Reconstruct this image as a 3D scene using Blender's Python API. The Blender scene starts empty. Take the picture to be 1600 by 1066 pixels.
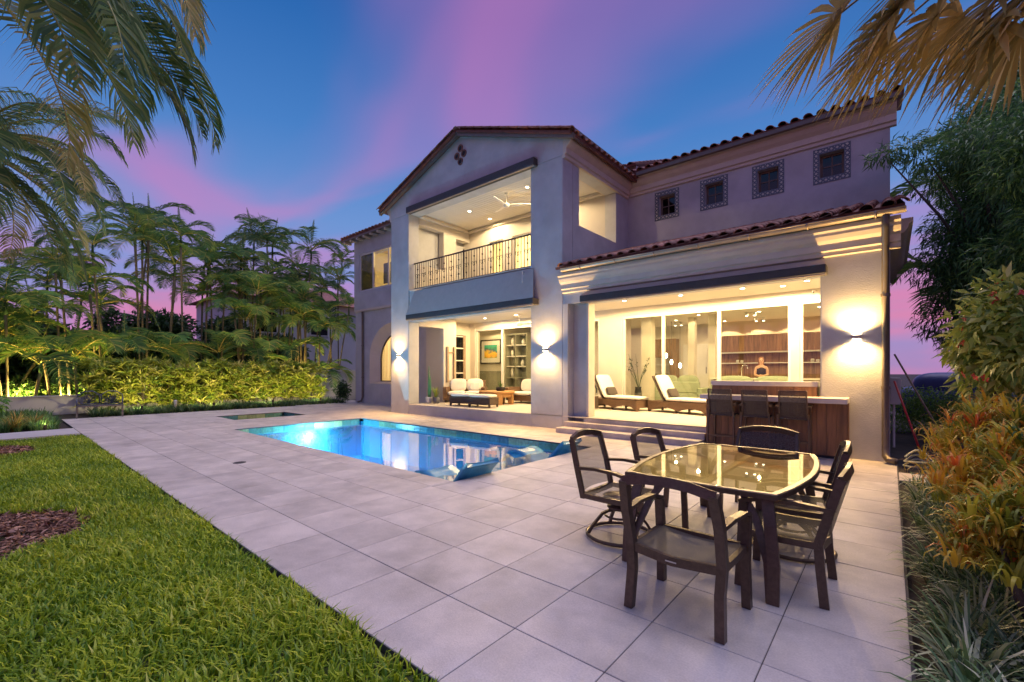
import bpy, math, random
import numpy as np
from mathutils import Matrix, Vector
R = math.radians
random.seed(7); rng = np.random.default_rng(11)
scn = bpy.context.scene
COL = scn.collection

# ------------------------------------------------------------------ camera
cam_d = bpy.data.cameras.new('camera'); cam = bpy.data.objects.new('camera', cam_d); COL.objects.link(cam)
cam_d.sensor_width = 36.0; cam_d.lens = 692 / 1600 * 36.0; cam_d.shift_y = (581.4 - 533) / 1600
cam_d.clip_start = 0.05; cam_d.clip_end = 2000
cam.location = (0, 0, 1.57); cam.rotation_euler = (R(90), 0, R(40.49))
scn.camera = cam

# ------------------------------------------------------------------ dusk sky
world = bpy.data.worlds.new('World'); scn.world = world; world.use_nodes = True
nt = world.node_tree; nt.nodes.clear()
def wn(t, **k):
    n = nt.nodes.new(t)
    for a, b in k.items(): setattr(n, a, b)
    return n
L = nt.links.new
tc = wn('ShaderNodeTexCoord'); sep = wn('ShaderNodeSeparateXYZ'); L(tc.outputs['Generated'], sep.inputs[0])
ramp = wn('ShaderNodeValToRGB'); cr = ramp.color_ramp
stops = [(0.0, (.34, .21, .42)), (.10, (.28, .24, .50)), (.20, (.19, .26, .56)), (.30, (.13, .25, .54)), (.45, (.055, .18, .47)), (.62, (.018, .11, .36)), (1.0, (.008, .065, .26))]
while len(cr.elements) < len(stops): cr.elements.new(.5)
for e, (p, c) in zip(cr.elements, stops): e.position = p; e.color = (*c, 1)
L(sep.outputs['Z'], ramp.inputs[0])
# long soft pink cloud streaks on a flat layer overhead
zc_ = wn('ShaderNodeMath', operation='MAXIMUM'); L(sep.outputs['Z'], zc_.inputs[0]); zc_.inputs[1].default_value = .10
dx = wn('ShaderNodeMath', operation='DIVIDE'); L(sep.outputs['X'], dx.inputs[0]); L(zc_.outputs[0], dx.inputs[1])
dy = wn('ShaderNodeMath', operation='DIVIDE'); L(sep.outputs['Y'], dy.inputs[0]); L(zc_.outputs[0], dy.inputs[1])
cmb = wn('ShaderNodeCombineXYZ'); L(dx.outputs[0], cmb.inputs[0]); L(dy.outputs[0], cmb.inputs[1])
mp = wn('ShaderNodeMapping'); mp.inputs['Rotation'].default_value = (0, 0, R(28)); mp.inputs['Scale'].default_value = (.7, 1.3, 1); mp.inputs['Location'].default_value = (5.3, 2.2, 0)
L(cmb.outputs[0], mp.inputs[0])
nz = wn('ShaderNodeTexNoise'); nz.inputs['Scale'].default_value = .75; nz.inputs['Detail'].default_value = 3; nz.inputs['Roughness'].default_value = .45; nz.inputs['Distortion'].default_value = .5
L(mp.outputs[0], nz.inputs['Vector'])
cl = wn('ShaderNodeMapRange'); cl.interpolation_type = 'SMOOTHSTEP'; cl.inputs['From Min'].default_value = .42; cl.inputs['From Max'].default_value = .72; cl.inputs['To Max'].default_value = .55
L(nz.outputs[0], cl.inputs['Value'])
mix = wn('ShaderNodeMix', data_type='RGBA'); L(cl.outputs[0], mix.inputs['Factor']); L(ramp.outputs[0], mix.inputs['A']); mix.inputs['B'].default_value = (.58, .17, .42, 1)
# pink afterglow bank low over the horizon
nz2 = wn('ShaderNodeTexNoise'); nz2.inputs['Scale'].default_value = 2.2; nz2.inputs['Detail'].default_value = 3
mp2 = wn('ShaderNodeMapping'); mp2.inputs['Scale'].default_value = (1, 1, 5.0); L(tc.outputs['Generated'], mp2.inputs[0]); L(mp2.outputs[0], nz2.inputs['Vector'])
hz = wn('ShaderNodeMapRange'); hz.interpolation_type = 'SMOOTHSTEP'; hz.inputs['From Min'].default_value = .27; hz.inputs['From Max'].default_value = .06; hz.inputs['To Min'].default_value = 0; hz.inputs['To Max'].default_value = 1.0
L(sep.outputs['Z'], hz.inputs['Value'])
n2 = wn('ShaderNodeMapRange'); n2.interpolation_type = 'SMOOTHSTEP'; n2.inputs['From Min'].default_value = .36; n2.inputs['From Max'].default_value = .58; L(nz2.outputs[0], n2.inputs['Value'])
mu = wn('ShaderNodeMath', operation='MULTIPLY'); L(hz.outputs[0], mu.inputs[0]); L(n2.outputs[0], mu.inputs[1])
mix2 = wn('ShaderNodeMix', data_type='RGBA'); L(mu.outputs[0], mix2.inputs['Factor']); L(mix.outputs['Result'], mix2.inputs['A']); mix2.inputs['B'].default_value = (.60, .20, .36, 1)
bg = wn('ShaderNodeBackground'); bg.inputs['Strength'].default_value = .72; L(mix2.outputs['Result'], bg.inputs['Color'])
wo = wn('ShaderNodeOutputWorld'); L(bg.outputs[0], wo.inputs['Surface'])

# the after-glow of the sky: one very soft, weak sun high above
sun_d = bpy.data.lights.new('sun', 'SUN'); sun = bpy.data.objects.new('sun', sun_d); COL.objects.link(sun)
sun_d.energy = .95; sun_d.angle = R(45); sun_d.color = (.90, .82, 1.0)
sun.rotation_euler = (R(-14), R(8), 0)

vs = scn.view_settings; vs.view_transform = 'Standard'; vs.look = 'None'; vs.exposure = 0.75; vs.gamma = 1.0; vs.use_curve_mapping = False
cy = scn.cycles; cy.use_denoising = True; cy.max_bounces = 8; cy.diffuse_bounces = 4; cy.glossy_bounces = 4; cy.transmission_bounces = 6; cy.transparent_max_bounces = 16
cy.caustics_reflective = False; cy.caustics_refractive = False; cy.sample_clamp_indirect = 4.0; cy.blur_glossy = .5
try: cy.denoiser = 'OPENIMAGEDENOISE'
except Exception: pass

# ------------------------------------------------------------------ materials
def newmat(name):
    m = bpy.data.materials.new(name); m.use_nodes = True; m.node_tree.nodes.clear(); return m
def M(name, col, rough=.6, var=.12, scale=4, bump=0, bscale=60, metal=0, rnd=0, spec=.5, stretch=(1, 1, 1), col2=None, detail=5, coat=0):
    m = newmat(name); t = m.node_tree; N = t.nodes.new; K = t.links.new
    o = N('ShaderNodeOutputMaterial'); p = N('ShaderNodeBsdfPrincipled'); K(p.outputs[0], o.inputs[0])
    p.inputs['Roughness'].default_value = rough; p.inputs['Metallic'].default_value = metal; p.inputs['Specular IOR Level'].default_value = spec; p.inputs['Coat Weight'].default_value = coat
    c = N('ShaderNodeTexCoord'); mpn = N('ShaderNodeMapping'); mpn.inputs['Scale'].default_value = stretch; K(c.outputs['Object'], mpn.inputs[0])
    src = mpn.outputs[0]
    if rnd:
        oi = N('ShaderNodeObjectInfo'); mm = N('ShaderNodeVectorMath'); mm.operation = 'MULTIPLY_ADD'
        K(oi.outputs['Random'], mm.inputs[0]); mm.inputs[1].default_value = (37, 53, 91); K(src, mm.inputs[2]); src = mm.outputs[0]
    n = N('ShaderNodeTexNoise'); n.inputs['Scale'].default_value = scale; n.inputs['Detail'].default_value = detail; n.inputs['Roughness'].default_value = .6; K(src, n.inputs['Vector'])
    mr = N('ShaderNodeMapRange'); mr.inputs['From Min'].default_value = .3; mr.inputs['From Max'].default_value = .7; K(n.outputs[0], mr.inputs['Value'])
    mx = N('ShaderNodeMix'); mx.data_type = 'RGBA'; K(mr.outputs[0], mx.inputs['Factor'])
    a = [max(0, x * (1 - var)) for x in col]; b = [x * (1 + var) for x in col] if col2 is None else list(col2)
    mx.inputs['A'].default_value = (*a, 1); mx.inputs['B'].default_value = (*b, 1)
    out = mx.outputs['Result']
    if rnd:
        hs = N('ShaderNodeHueSaturation'); r2 = N('ShaderNodeMapRange'); r2.inputs['To Min'].default_value = 1 - rnd; r2.inputs['To Max'].default_value = 1 + rnd; K(oi.outputs['Random'], r2.inputs['Value'])
        K(r2.outputs[0], hs.inputs['Value']); K(out, hs.inputs['Color']); out = hs.outputs[0]
    K(out, p.inputs['Base Color'])
    if bump:
        bn = N('ShaderNodeTexNoise'); bn.inputs['Scale'].default_value = bscale; bn.inputs['Detail'].default_value = 4; K(src, bn.inputs['Vector'])
        bp = N('ShaderNodeBump'); bp.inputs['Strength'].default_value = min(1, bump); bp.inputs['Distance'].default_value = .02; K(bn.outputs[0], bp.inputs['Height']); K(bp.outputs[0], p.inputs['Normal'])
    m['p'] = 1
    return m
def emit(name, col, s):
    m = newmat(name); t = m.node_tree; o = t.nodes.new('ShaderNodeOutputMaterial'); e = t.nodes.new('ShaderNodeEmission')
    e.inputs[0].default_value = (*col, 1); e.inputs[1].default_value = s; t.links.new(e.outputs[0], o.inputs[0]); return m
def glassy(name, tint, ior=1.45, rough=0.0, gl=(1, 1, 1), bump=None, refl_mul=1.0):
    """thin pane or water surface: fresnel mix of clear tinted view and mirror"""
    m = newmat(name); t = m.node_tree; N = t.nodes.new; K = t.links.new
    o = N('ShaderNodeOutputMaterial'); mx = N('ShaderNodeMixShader'); tr = N('ShaderNodeBsdfTransparent'); g = N('ShaderNodeBsdfGlossy'); fr = N('ShaderNodeLayerWeight'); fr.inputs['Blend'].default_value = .5
    tr.inputs[0].default_value = (*tint, 1); g.inputs['Color'].default_value = (*gl, 1); g.inputs['Roughness'].default_value = rough; f0 = ((ior - 1) / (ior + 1)) ** 2
    mul = N('ShaderNodeMath'); mul.operation = 'MULTIPLY'; mul.use_clamp = True; mul.inputs[1].default_value = refl_mul
    pw = N('ShaderNodeMath'); pw.operation = 'POWER'; K(fr.outputs['Facing'], pw.inputs[0]); pw.inputs[1].default_value = 5.0
    sc_ = N('ShaderNodeMath'); sc_.operation = 'MULTIPLY_ADD'; K(pw.outputs[0], sc_.inputs[0]); sc_.inputs[1].default_value = 1 - f0; sc_.inputs[2].default_value = f0; K(sc_.outputs[0], mul.inputs[0])
    K(mul.outputs[0], mx.inputs[0]); K(tr.outputs[0], mx.inputs[1]); K(g.outputs[0], mx.inputs[2]); K(mx.outputs[0], o.inputs[0])
    if bump:
        c = N('ShaderNodeTexCoord'); n = N('ShaderNodeTexNoise'); n.inputs['Scale'].default_value = bump[0]; n.inputs['Detail'].default_value = 2; K(c.outputs['Object'], n.inputs['Vector'])
        b = N('ShaderNodeBump'); b.inputs['Strength'].default_value = bump[1]; b.inputs['Distance'].default_value = .01; K(n.outputs[0], b.inputs['Height']); K(b.outputs[0], g.inputs['Normal']); K(b.outputs[0], fr.inputs['Normal'])
    return m
def leafmat(name, c1, c2, c3=None, rough=.45, trans=.3):
    """leaf colour picked per leaf by the vertex attribute rnd"""
    m = newmat(name); t = m.node_tree; N = t.nodes.new; K = t.links.new
    o = N('ShaderNodeOutputMaterial'); p = N('ShaderNodeBsdfPrincipled'); tr = N('ShaderNodeBsdfTranslucent'); mx = N('ShaderNodeMixShader'); mx.inputs[0].default_value = trans
    a = N('ShaderNodeAttribute'); a.attribute_name = 'rnd'; r = N('ShaderNodeValToRGB'); K(a.outputs['Fac'], r.inputs[0])
    cs = [c1, c2] + ([c3] if c3 else [])
    while len(r.color_ramp.elements) < len(cs): r.color_ramp.elements.new(.5)
    for i, (e, c) in enumerate(zip(r.color_ramp.elements, cs)): e.position = i / (len(cs) - 1); e.color = (*c, 1)
    p.inputs['Roughness'].default_value = rough; p.inputs['Specular IOR Level'].default_value = .4
    K(r.outputs[0], p.inputs['Base Color']); K(r.outputs[0], tr.inputs[0]); K(p.outputs[0], mx.inputs[1]); K(tr.outputs[0], mx.inputs[2]); K(mx.outputs[0], o.inputs[0]); return m

# ------------------------------------------------------------------ mesh helpers
class MB:
    def __init__(s): s.v = []; s.f = []
    def add(s, vs_, fs, mat=None):
        b = len(s.v)
        if mat is not None: vs_ = [tuple(mat @ Vector(p)) for p in vs_]
        s.v += [tuple(p) for p in vs_]; s.f += [tuple(i + b for i in q) for q in fs]; return s
    def box(s, x0, x1, y0, y1, z0, z1, mat=None):
        return s.add([(x0, y0, z0), (x1, y0, z0), (x1, y1, z0), (x0, y1, z0), (x0, y0, z1), (x1, y0, z1), (x1, y1, z1), (x0, y1, z1)],
                     [(0, 3, 2, 1), (4, 5, 6, 7), (0, 1, 5, 4), (1, 2, 6, 5), (2, 3, 7, 6), (3, 0, 4, 7)], mat)
    def bbox(s, x0, x1, y0, y1, z0, z1, b=.01, mat=None):
        """box with all vertical and top/bottom edges chamfered"""
        xs = [(x0, x1), (y0, y1), (z0, z1)]; vs_ = []; 
        for i in range(8):
            sx, sy, sz = i & 1, (i >> 1) & 1, (i >> 2) & 1
            X = xs[0][sx]; Y = xs[1][sy]; Z = xs[2][sz]; ix = b if sx == 0 else -b; iy = b if sy == 0 else -b; iz = b if sz == 0 else -b
            vs_ += [(X, Y + iy, Z + iz), (X + ix, Y, Z + iz), (X + ix, Y + iy, Z)]
        V = lambda sx, sy, sz, k: (sx | sy << 1 | sz << 2) * 3 + k
        fs = [[V(0,0,0,0),V(0,0,1,0),V(0,1,1,0),V(0,1,0,0)],[V(1,0,0,0),V(1,1,0,0),V(1,1,1,0),V(1,0,1,0)],
              [V(0,0,0,1),V(1,0,0,1),V(1,0,1,1),V(0,0,1,1)],[V(0,1,0,1),V(0,1,1,1),V(1,1,1,1),V(1,1,0,1)],
              [V(0,0,0,2),V(0,1,0,2),V(1,1,0,2),V(1,0,0,2)],[V(0,0,1,2),V(1,0,1,2),V(1,1,1,2),V(0,1,1,2)]]
        for sx in (0,1):
            for sy in (0,1):
                fs.append([V(sx,sy,0,0),V(sx,sy,0,1),V(sx,sy,1,1),V(sx,sy,1,0)] if sx == sy else [V(sx,sy,0,1),V(sx,sy,0,0),V(sx,sy,1,0),V(sx,sy,1,1)])
                for sz in (0,1): fs.append([V(sx,sy,sz,0),V(sx,sy,sz,1),V(sx,sy,sz,2)])
            for sz in (0,1): fs.append([V(sx,0,sz,0),V(sx,1,sz,0),V(sx,1,sz,2),V(sx,0,sz,2)])
        for sy in (0,1):
            for sz in (0,1): fs.append([V(0,sy,sz,1),V(1,sy,sz,1),V(1,sy,sz,2),V(0,sy,sz,2)])
        return s.add(vs_, fs, mat)
    def prism(s, pts, axis, a0, a1, mat=None):
        """pts 2-D polygon (other two axes in x,y,z order) extruded along axis"""
        def P(p, a):
            return (a, p[0], p[1]) if axis == 0 else (p[0], a, p[1]) if axis == 1 else (p[0], p[1], a)
        n = len(pts); vs_ = [P(p, a0) for p in pts] + [P(p, a1) for p in pts]
        fs = [tuple(range(n)), tuple(range(2 * n - 1, n - 1, -1))] + [(i, (i + 1) % n, n + (i + 1) % n, n + i) for i in range(n)]
        return s.add(vs_, fs, mat)
    def tube(s, pts, r, n=8, mat=None, cap=True, flat=None):
        pts = [Vector(p) for p in pts]; k = len(pts); rs = r if isinstance(r, (list, tuple)) else [r] * k; b = len(s.v); vs_ = []
        up = None
        for i, p in enumerate(pts):
            d = (pts[min(i + 1, k - 1)] - pts[max(i - 1, 0)]).normalized()
            if up is None: up = Vector((0, 0, 1)) if abs(d.z) < .9 else Vector((1, 0, 0))
            a = d.cross(up).normalized(); up = a.cross(d).normalized()
            for j in range(n):
                t = 2 * math.pi * (j + .5) / n; w, h = (1, 1) if flat is None else flat
                q = p + a * math.cos(t) * rs[i] * w + up * math.sin(t) * rs[i] * h
                vs_.append(tuple(q))
        fs = [(i * n + j, i * n + (j + 1) % n, (i + 1) * n + (j + 1) % n, (i + 1) * n + j) for i in range(k - 1) for j in range(n)]
        if cap: fs += [tuple(range(n - 1, -1, -1)), tuple(range((k - 1) * n, k * n))]
        return s.add(vs_, fs, mat)
    def bar(s, p0, p1, w, h, up=(0, 0, 1)):
        p0 = Vector(p0); p1 = Vector(p1); d = (p1 - p0).normalized(); u = Vector(up); a = d.cross(u).normalized(); u = a.cross(d)
        vs_ = [tuple(p + a * sx * w / 2 + u * sz * h / 2) for p in (p0, p1) for sx, sz in ((-1, -1), (1, -1), (1, 1), (-1, 1))]
        return s.add(vs_, [(0, 3, 2, 1), (4, 5, 6, 7), (0, 1, 5, 4), (1, 2, 6, 5), (2, 3, 7, 6), (3, 0, 4, 7)])
    def sweep(s, pts, w, h, up=(0, 0, 1), cap=True):
        """rectangular section along a polyline"""
        pts = [Vector(p) for p in pts]; k = len(pts); vs_ = []; u0 = Vector(up)
        for i, p in enumerate(pts):
            d = (pts[min(i + 1, k - 1)] - pts[max(i - 1, 0)]).normalized(); a = d.cross(u0).normalized(); u = a.cross(d)
            vs_ += [tuple(p + a * sx * w / 2 + u * sz * h / 2) for sx, sz in ((-1, -1), (1, -1), (1, 1), (-1, 1))]
        fs = [(i * 4 + j, i * 4 + (j + 1) % 4, i * 4 + 4 + (j + 1) % 4, i * 4 + 4 + j) for i in range(k - 1) for j in range(4)]
        if cap: fs += [(3, 2, 1, 0), tuple(range((k - 1) * 4, k * 4))]
        return s.add(vs_, fs)
    def lathe(s, prof, n=20, at=(0, 0, 0), mat=None):
        vs_ = [(at[0] + r * math.cos(2 * math.pi * j / n), at[1] + r * math.sin(2 * math.pi * j / n), at[2] + z) for r, z in prof for j in range(n)]
        k = len(prof); fs = [(i * n + j, i * n + (j + 1) % n, (i + 1) * n + (j + 1) % n, (i + 1) * n + j) for i in range(k - 1) for j in range(n)]
        fs += [tuple(range(n - 1, -1, -1)), tuple(range((k - 1) * n, k * n))]
        return s.add(vs_, fs, mat)
    def ball(s, c, r, n=10, m=7, mat=None):
        rx, ry, rz = r if isinstance(r, (tuple, list)) else (r, r, r); vs_ = [(c[0], c[1], c[2] - rz)]
        for i in range(1, m):
            t = -math.pi / 2 + math.pi * i / m
            vs_ += [(c[0] + rx * math.cos(t) * math.cos(2 * math.pi * j / n), c[1] + ry * math.cos(t) * math.sin(2 * math.pi * j / n), c[2] + rz * math.sin(t)) for j in range(n)]
        vs_.append((c[0], c[1], c[2] + rz)); fs = [(0, 1 + (j + 1) % n, 1 + j) for j in range(n)]
        fs += [(1 + i * n + j, 1 + i * n + (j + 1) % n, 1 + (i + 1) * n + (j + 1) % n, 1 + (i + 1) * n + j) for i in range(m - 2) for j in range(n)]
        e = len(vs_) - 1; fs += [(e, 1 + (m - 2) * n + j, 1 + (m - 2) * n + (j + 1) % n) for j in range(n)]
        return s.add(vs_, fs, mat)
    def cushion(s, x0, x1, y0, y1, z0, z1, mat=None, p=3.2, n=8):
        """soft rounded box"""
        cx, cy_, cz = (x0 + x1) / 2, (y0 + y1) / 2, (z0 + z1) / 2; hx, hy, hz_ = (x1 - x0) / 2, (y1 - y0) / 2, (z1 - z0) / 2
        vs_ = []; fs = []; sg = lambda v: math.copysign(abs(v) ** (2 / p), v); nn, mm = 4 * n, 2 * n
        for i in range(mm + 1):
            t = -math.pi / 2 + math.pi * i / mm; ct = abs(math.cos(t)) ** .6
            for j in range(nn):
                a = 2 * math.pi * (j + .5) / nn
                vs_.append((cx + hx * ct * math.copysign(abs(math.cos(a)) ** .28, math.cos(a)), cy_ + hy * ct * math.copysign(abs(math.sin(a)) ** .28, math.sin(a)), cz + hz_ * sg(math.sin(t))))
        fs = [(i * nn + j, i * nn + (j + 1) % nn, (i + 1) * nn + (j + 1) % nn, (i + 1) * nn + j) for i in range(mm) for j in range(nn)]
        return s.add(vs_, fs, mat)
    def mesh(s, name, mat, smooth=False):
        me = bpy.data.meshes.new(name); me.from_pydata(s.v, [], s.f); me.update()
        if mat: me.materials.append(mat)
        if smooth: me.shade_smooth()
        return me
    def build(s, name, mat, parent=None, smooth=False, label=None, kind=None):
        return link(name, s.mesh(name, mat, smooth), parent, label, kind)
def link(name, me, parent=None, label=None, kind=None, mw=None):
    o = bpy.data.objects.new(name, me); COL.objects.link(o)
    if mw is not None: o.matrix_basis = mw
    if parent is not None:
        o.parent = parent
        if parent.type == 'EMPTY' and parent.get('w'):   # parts given in world coordinates
            o.matrix_parent_inverse = parent.matrix_basis.inverted()
    if label: o['label'] = label
    if kind: o['kind'] = kind
    return o
def thing(name, label, cat, loc=(0, 0, 0), rz=0, group=None, world_parts=False):
    o = bpy.data.objects.new(name, None); COL.objects.link(o); o.location = loc; o.rotation_euler = (0, 0, rz); o.empty_display_size = .1
    o['label'] = label; o['category'] = cat
    if group: o['group'] = group
    if world_parts: o['w'] = 1
    o.matrix_basis = Matrix.Translation(loc) @ Matrix.Rotation(rz, 4, 'Z')
    return o
def tag(o, label=None, cat=None, group=None, kind=None):
    if label: o['label'] = label
    if cat: o['category'] = cat
    if group: o['group'] = group
    if kind: o['kind'] = kind
    return o
def copy_tree(o, parent=None):
    c = o.copy(); COL.objects.link(c); c.parent = parent
    for ch in list(o.children): copy_tree(ch, c)
    return c
def place(o, loc, rz, label=None, group=None):
    o.location = loc; o.rotation_euler = (0, 0, rz)
    if label: o['label'] = label
    if group: o['group'] = group
    return o
def lamp(name, kind, loc, energy, col, parent=None, size=.1, spot=None, blend=.5, rot=None, shape=None):
    d = bpy.data.lights.new(name, kind); o = bpy.data.objects.new(name, d); COL.objects.link(o); d.energy = energy; d.color = col
    if kind == 'AREA': d.size = size; d.shape = shape or 'DISK'
    else: d.shadow_soft_size = size
    if kind == 'SPOT': d.spot_size = spot; d.spot_blend = blend
    o.location = loc
    if rot: o.rotation_euler = rot
    if parent is not None:
        o.parent = parent
        if parent.type == 'EMPTY' and parent.get('w'): o.matrix_parent_inverse = parent.matrix_basis.inverted()
    return o
def npmesh(name, V, F, mat, rnd=None, smooth=False):
    """V (n,3) array, F (m,k) array of equal polygons, rnd per-vertex number"""
    if not isinstance(mat, bpy.types.Material): mat, rnd = rnd, mat
    me = bpy.data.meshes.new(name); n, m, k = len(V), len(F), F.shape[1]
    me.vertices.add(n); me.vertices.foreach_set('co', np.ascontiguousarray(V, dtype=np.float32).ravel())
    me.loops.add(m * k); me.loops.foreach_set('vertex_index', np.ascontiguousarray(F, dtype=np.int32).ravel())
    me.polygons.add(m); me.polygons.foreach_set('loop_start', np.arange(0, m * k, k, dtype=np.int32))
    if rnd is not None:
        a = me.attributes.new('rnd', 'FLOAT', 'POINT'); a.data.foreach_set('value', np.ascontiguousarray(rnd, dtype=np.float32))
    me.update(calc_edges=True); me.validate()
    if mat: me.materials.append(mat)
    if smooth: me.shade_smooth()
    return me

ORD = 'first second third fourth fifth sixth seventh eighth ninth tenth eleventh twelfth thirteenth fourteenth fifteenth sixteenth seventeenth eighteenth nineteenth twentieth'.split()
def ordn(i):
    if i < 20: return ORD[i]
    t, u = divmod(i + 1, 10); w = {2: 'twent', 3: 'thirt', 4: 'fort', 5: 'fift'}[t]
    return w + 'ieth' if u == 0 else (w + 'y-' + ORD[u - 1])
# ------------------------------------------------------------------ palette
STUCCO = M('stucco', (.49, .49, .485), .9, .14, 1.4, .26, 48)
STUCCO_IN = M('inner_stucco', (.58, .53, .46), .9, .04, 2, .15, 60)
CEIL = M('ceiling_paint', (.66, .61, .53), .8, .03, 2)
TRIM = M('cornice_paint', (.62, .55, .46), .7, .06, 3, .1, 40)
STONE = M('pale_porcelain', (.57, .51, .46), .55, .20, 2.2, .16, 160, rnd=.06)
def stain(m, amt=.30, sc=.8):
    t = m.node_tree; N = t.nodes.new; K = t.links.new; p = next(n for n in t.nodes if n.type == 'BSDF_PRINCIPLED'); src = p.inputs['Base Color'].links[0].from_socket
    g_ = N('ShaderNodeNewGeometry'); n1 = N('ShaderNodeTexNoise'); n1.inputs['Scale'].default_value = sc; n1.inputs['Detail'].default_value = 6; n1.inputs['Roughness'].default_value = .65; K(g_.outputs['Position'], n1.inputs['Vector'])
    r1 = N('ShaderNodeMapRange'); r1.inputs['From Min'].default_value = .50; r1.inputs['From Max'].default_value = .72; r1.inputs['To Min'].default_value = 1; r1.inputs['To Max'].default_value = 1 - amt; K(n1.outputs[0], r1.inputs['Value'])
    n2_ = N('ShaderNodeTexNoise'); n2_.inputs['Scale'].default_value = 85; n2_.inputs['Detail'].default_value = 2; K(g_.outputs['Position'], n2_.inputs['Vector'])
    r2_ = N('ShaderNodeMapRange'); r2_.inputs['From Min'].default_value = .3; r2_.inputs['From Max'].default_value = .7; r2_.inputs['To Min'].default_value = .90; r2_.inputs['To Max'].default_value = 1.08; K(n2_.outputs[0], r2_.inputs['Value'])
    m1_ = N('ShaderNodeMath'); m1_.operation = 'MULTIPLY'; K(r1.outputs[0], m1_.inputs[0]); K(r2_.outputs[0], m1_.inputs[1])
    mx_ = N('ShaderNodeMix'); mx_.data_type = 'RGBA'; mx_.blend_type = 'MULTIPLY'; mx_.inputs['Factor'].default_value = 1; K(src, mx_.inputs['A']); K(m1_.outputs[0], mx_.inputs['B']); K(mx_.outputs['Result'], p.inputs['Base Color'])
stain(STONE)
STONE_IN = M('patio_floor_tile', (.66, .60, .52), .5, .05, 2)
GROUT = M('grout', (.10, .09, .085), .9)
TERRA = M('clay_tile', (.26, .105, .075), .7, .35, 6, .3, 30, rnd=.35)
TERRA_PAN = M('clay_pan', (.15, .06, .045), .85, .3, 5)
BRONZE = M('bronze_metal', (.075, .06, .05), .4, .1, 8, metal=.6)
GUTTER = M('gutter_metal', (.36, .30, .23), .38, .08, 6, metal=.5)
PIPE = M('downpipe_metal', (.17, .14, .11), .4, .08, 6, metal=.5)
AWN = M('awning_charcoal', (.055, .05, .05), .7, .1, 10)
HOOD = M('awning_hood', (.46, .42, .37), .85, .05, 6)
IRON = M('wrought_iron', (.03, .026, .024), .45, .2, 20, metal=.4)
WHITE = M('white_frame', (.62, .60, .57), .45, .03, 5)
GLASS = glassy('pane_glass', (.93, .96, .93), 1.45)
DGLASS = glassy('dark_pane_glass', (.25, .28, .32), 1.5)
DARK = M('dark_void', (.02, .02, .022), .8)
WOODT = M('weathered_wood', (.30, .22, .15), .7, .25, 6, stretch=(1, 1, 6))
WARM = (1.0, .60, .20); WARM2 = (1.0, .68, .32)

def sub(r, h):
    """rectangle minus rectangle, rectangles are x0,x1,y0,y1"""
    x0, x1, y0, y1 = r; a0, a1, b0, b1 = h
    if a1 <= x0 or a0 >= x1 or b1 <= y0 or b0 >= y1: return [r]
    o = []
    if a0 > x0: o.append((x0, a0, y0, y1))
    if a1 < x1: o.append((a1, x1, y0, y1))
    m0, m1 = max(x0, a0), min(x1, a1)
    if b0 > y0: o.append((m0, m1, y0, b0))
    if b1 < y1: o.append((m0, m1, b1, y1))
    return o
def subs(rs, holes):
    for h in holes: rs = [q for r in rs for q in sub(r, h)]
    return rs

POOL = (-13.72, -4.75, 4.29, 8.15); SPA = (-18.2, -16.3, 5.12, 7.46)
DECK = (-20.9, .10, 1.465, 10.2)
# ---- ground
GROUND = M('garden_soil', (.05, .038, .026), .95, .4, 3, .6, 30)
mb = MB()
for (x0, x1, y0, y1) in subs([(-420, 400, -400, 420)], [(-13.9, -4.6, 4.1, 8.3), (-18.35, -16.15, 5.0, 7.6)]):
    mb.add([(x0, y0, -.06), (x1, y0, -.06), (x1, y1, -.06), (x0, y1, -.06)], [(0, 1, 2, 3)])
tag(mb.build('ground', GROUND), 'dark garden soil under the lawn and planting beds', 'ground', kind='structure')
# ---- deck
mb = MB()
for (x0, x1, y0, y1) in subs([DECK, (-14.9, -6.7, 10.2, 10.5), (-24.0, -20.9, 9.2, 13.0), (-20.9, -14.9, 10.2, 12.2), (.10, 1.4, 8.55, 9.2)], [POOL, SPA]):
    mb.box(x0, x1, y0, y1, -.12, -.007)
deck = tag(mb.build('pool_deck', GROUT), 'pale square stone paving around the pool', 'paving', kind='structure')
TS = .6125; tiles = []
gx = [-1.75 + TS * k for k in range(-32, 5)]; gy = [1.465 + TS * k for k in range(0, 15)]
for x in gx:
    for y in gy:
        r0 = (max(x, DECK[0]), min(x + TS, DECK[1]), max(y, DECK[2]), min(y + TS, DECK[3]))
        if r0[1] - r0[0] < .03 or r0[3] - r0[2] < .03: continue
        tiles.append(subs([r0], [POOL, SPA]))
def tile_px(rs):
    x = sum(r[0] + r[1] for r in rs) / 2 / len(rs); y = sum(r[2] + r[3] for r in rs) / 2 / len(rs); z = .6493 * -x + .7606 * y
    vis = z > .8 and abs((.7606 * x + .6493 * y) / z) < 1.3
    return (z if vis else 50 + z)
tiles = sorted([t for t in tiles if t], key=tile_px)
full = None; G = .0028; far = MB()
for i, rs in enumerate(tiles):
    for j, r in enumerate(rs):
        x0, x1, y0, y1 = r; w, d = x1 - x0 - 2 * G, y1 - y0 - 2 * G
        if w < .01 or d < .01: continue
        isfull = abs(w + 2 * G - TS) < 1e-3 and abs(d + 2 * G - TS) < 1e-3
        if i >= 292: far.box(x0 + G, x1 - G, y0 + G, y1 - G, -.03, 0); continue
        if isfull and full is None:
            m_ = MB(); m_.bbox(-w / 2, w / 2, -d / 2, d / 2, -.03, 0, .003); full = m_.mesh('tile', STONE)
        if isfull: me = full
        else:
            m_ = MB(); m_.bbox(-w / 2, w / 2, -d / 2, d / 2, -.03, 0, .003); me = m_.mesh('tile', STONE)
        o = link('tile', me, deck); o.location = ((x0 + x1) / 2, (y0 + y1) / 2, random.uniform(-.0012, .0006))
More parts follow.
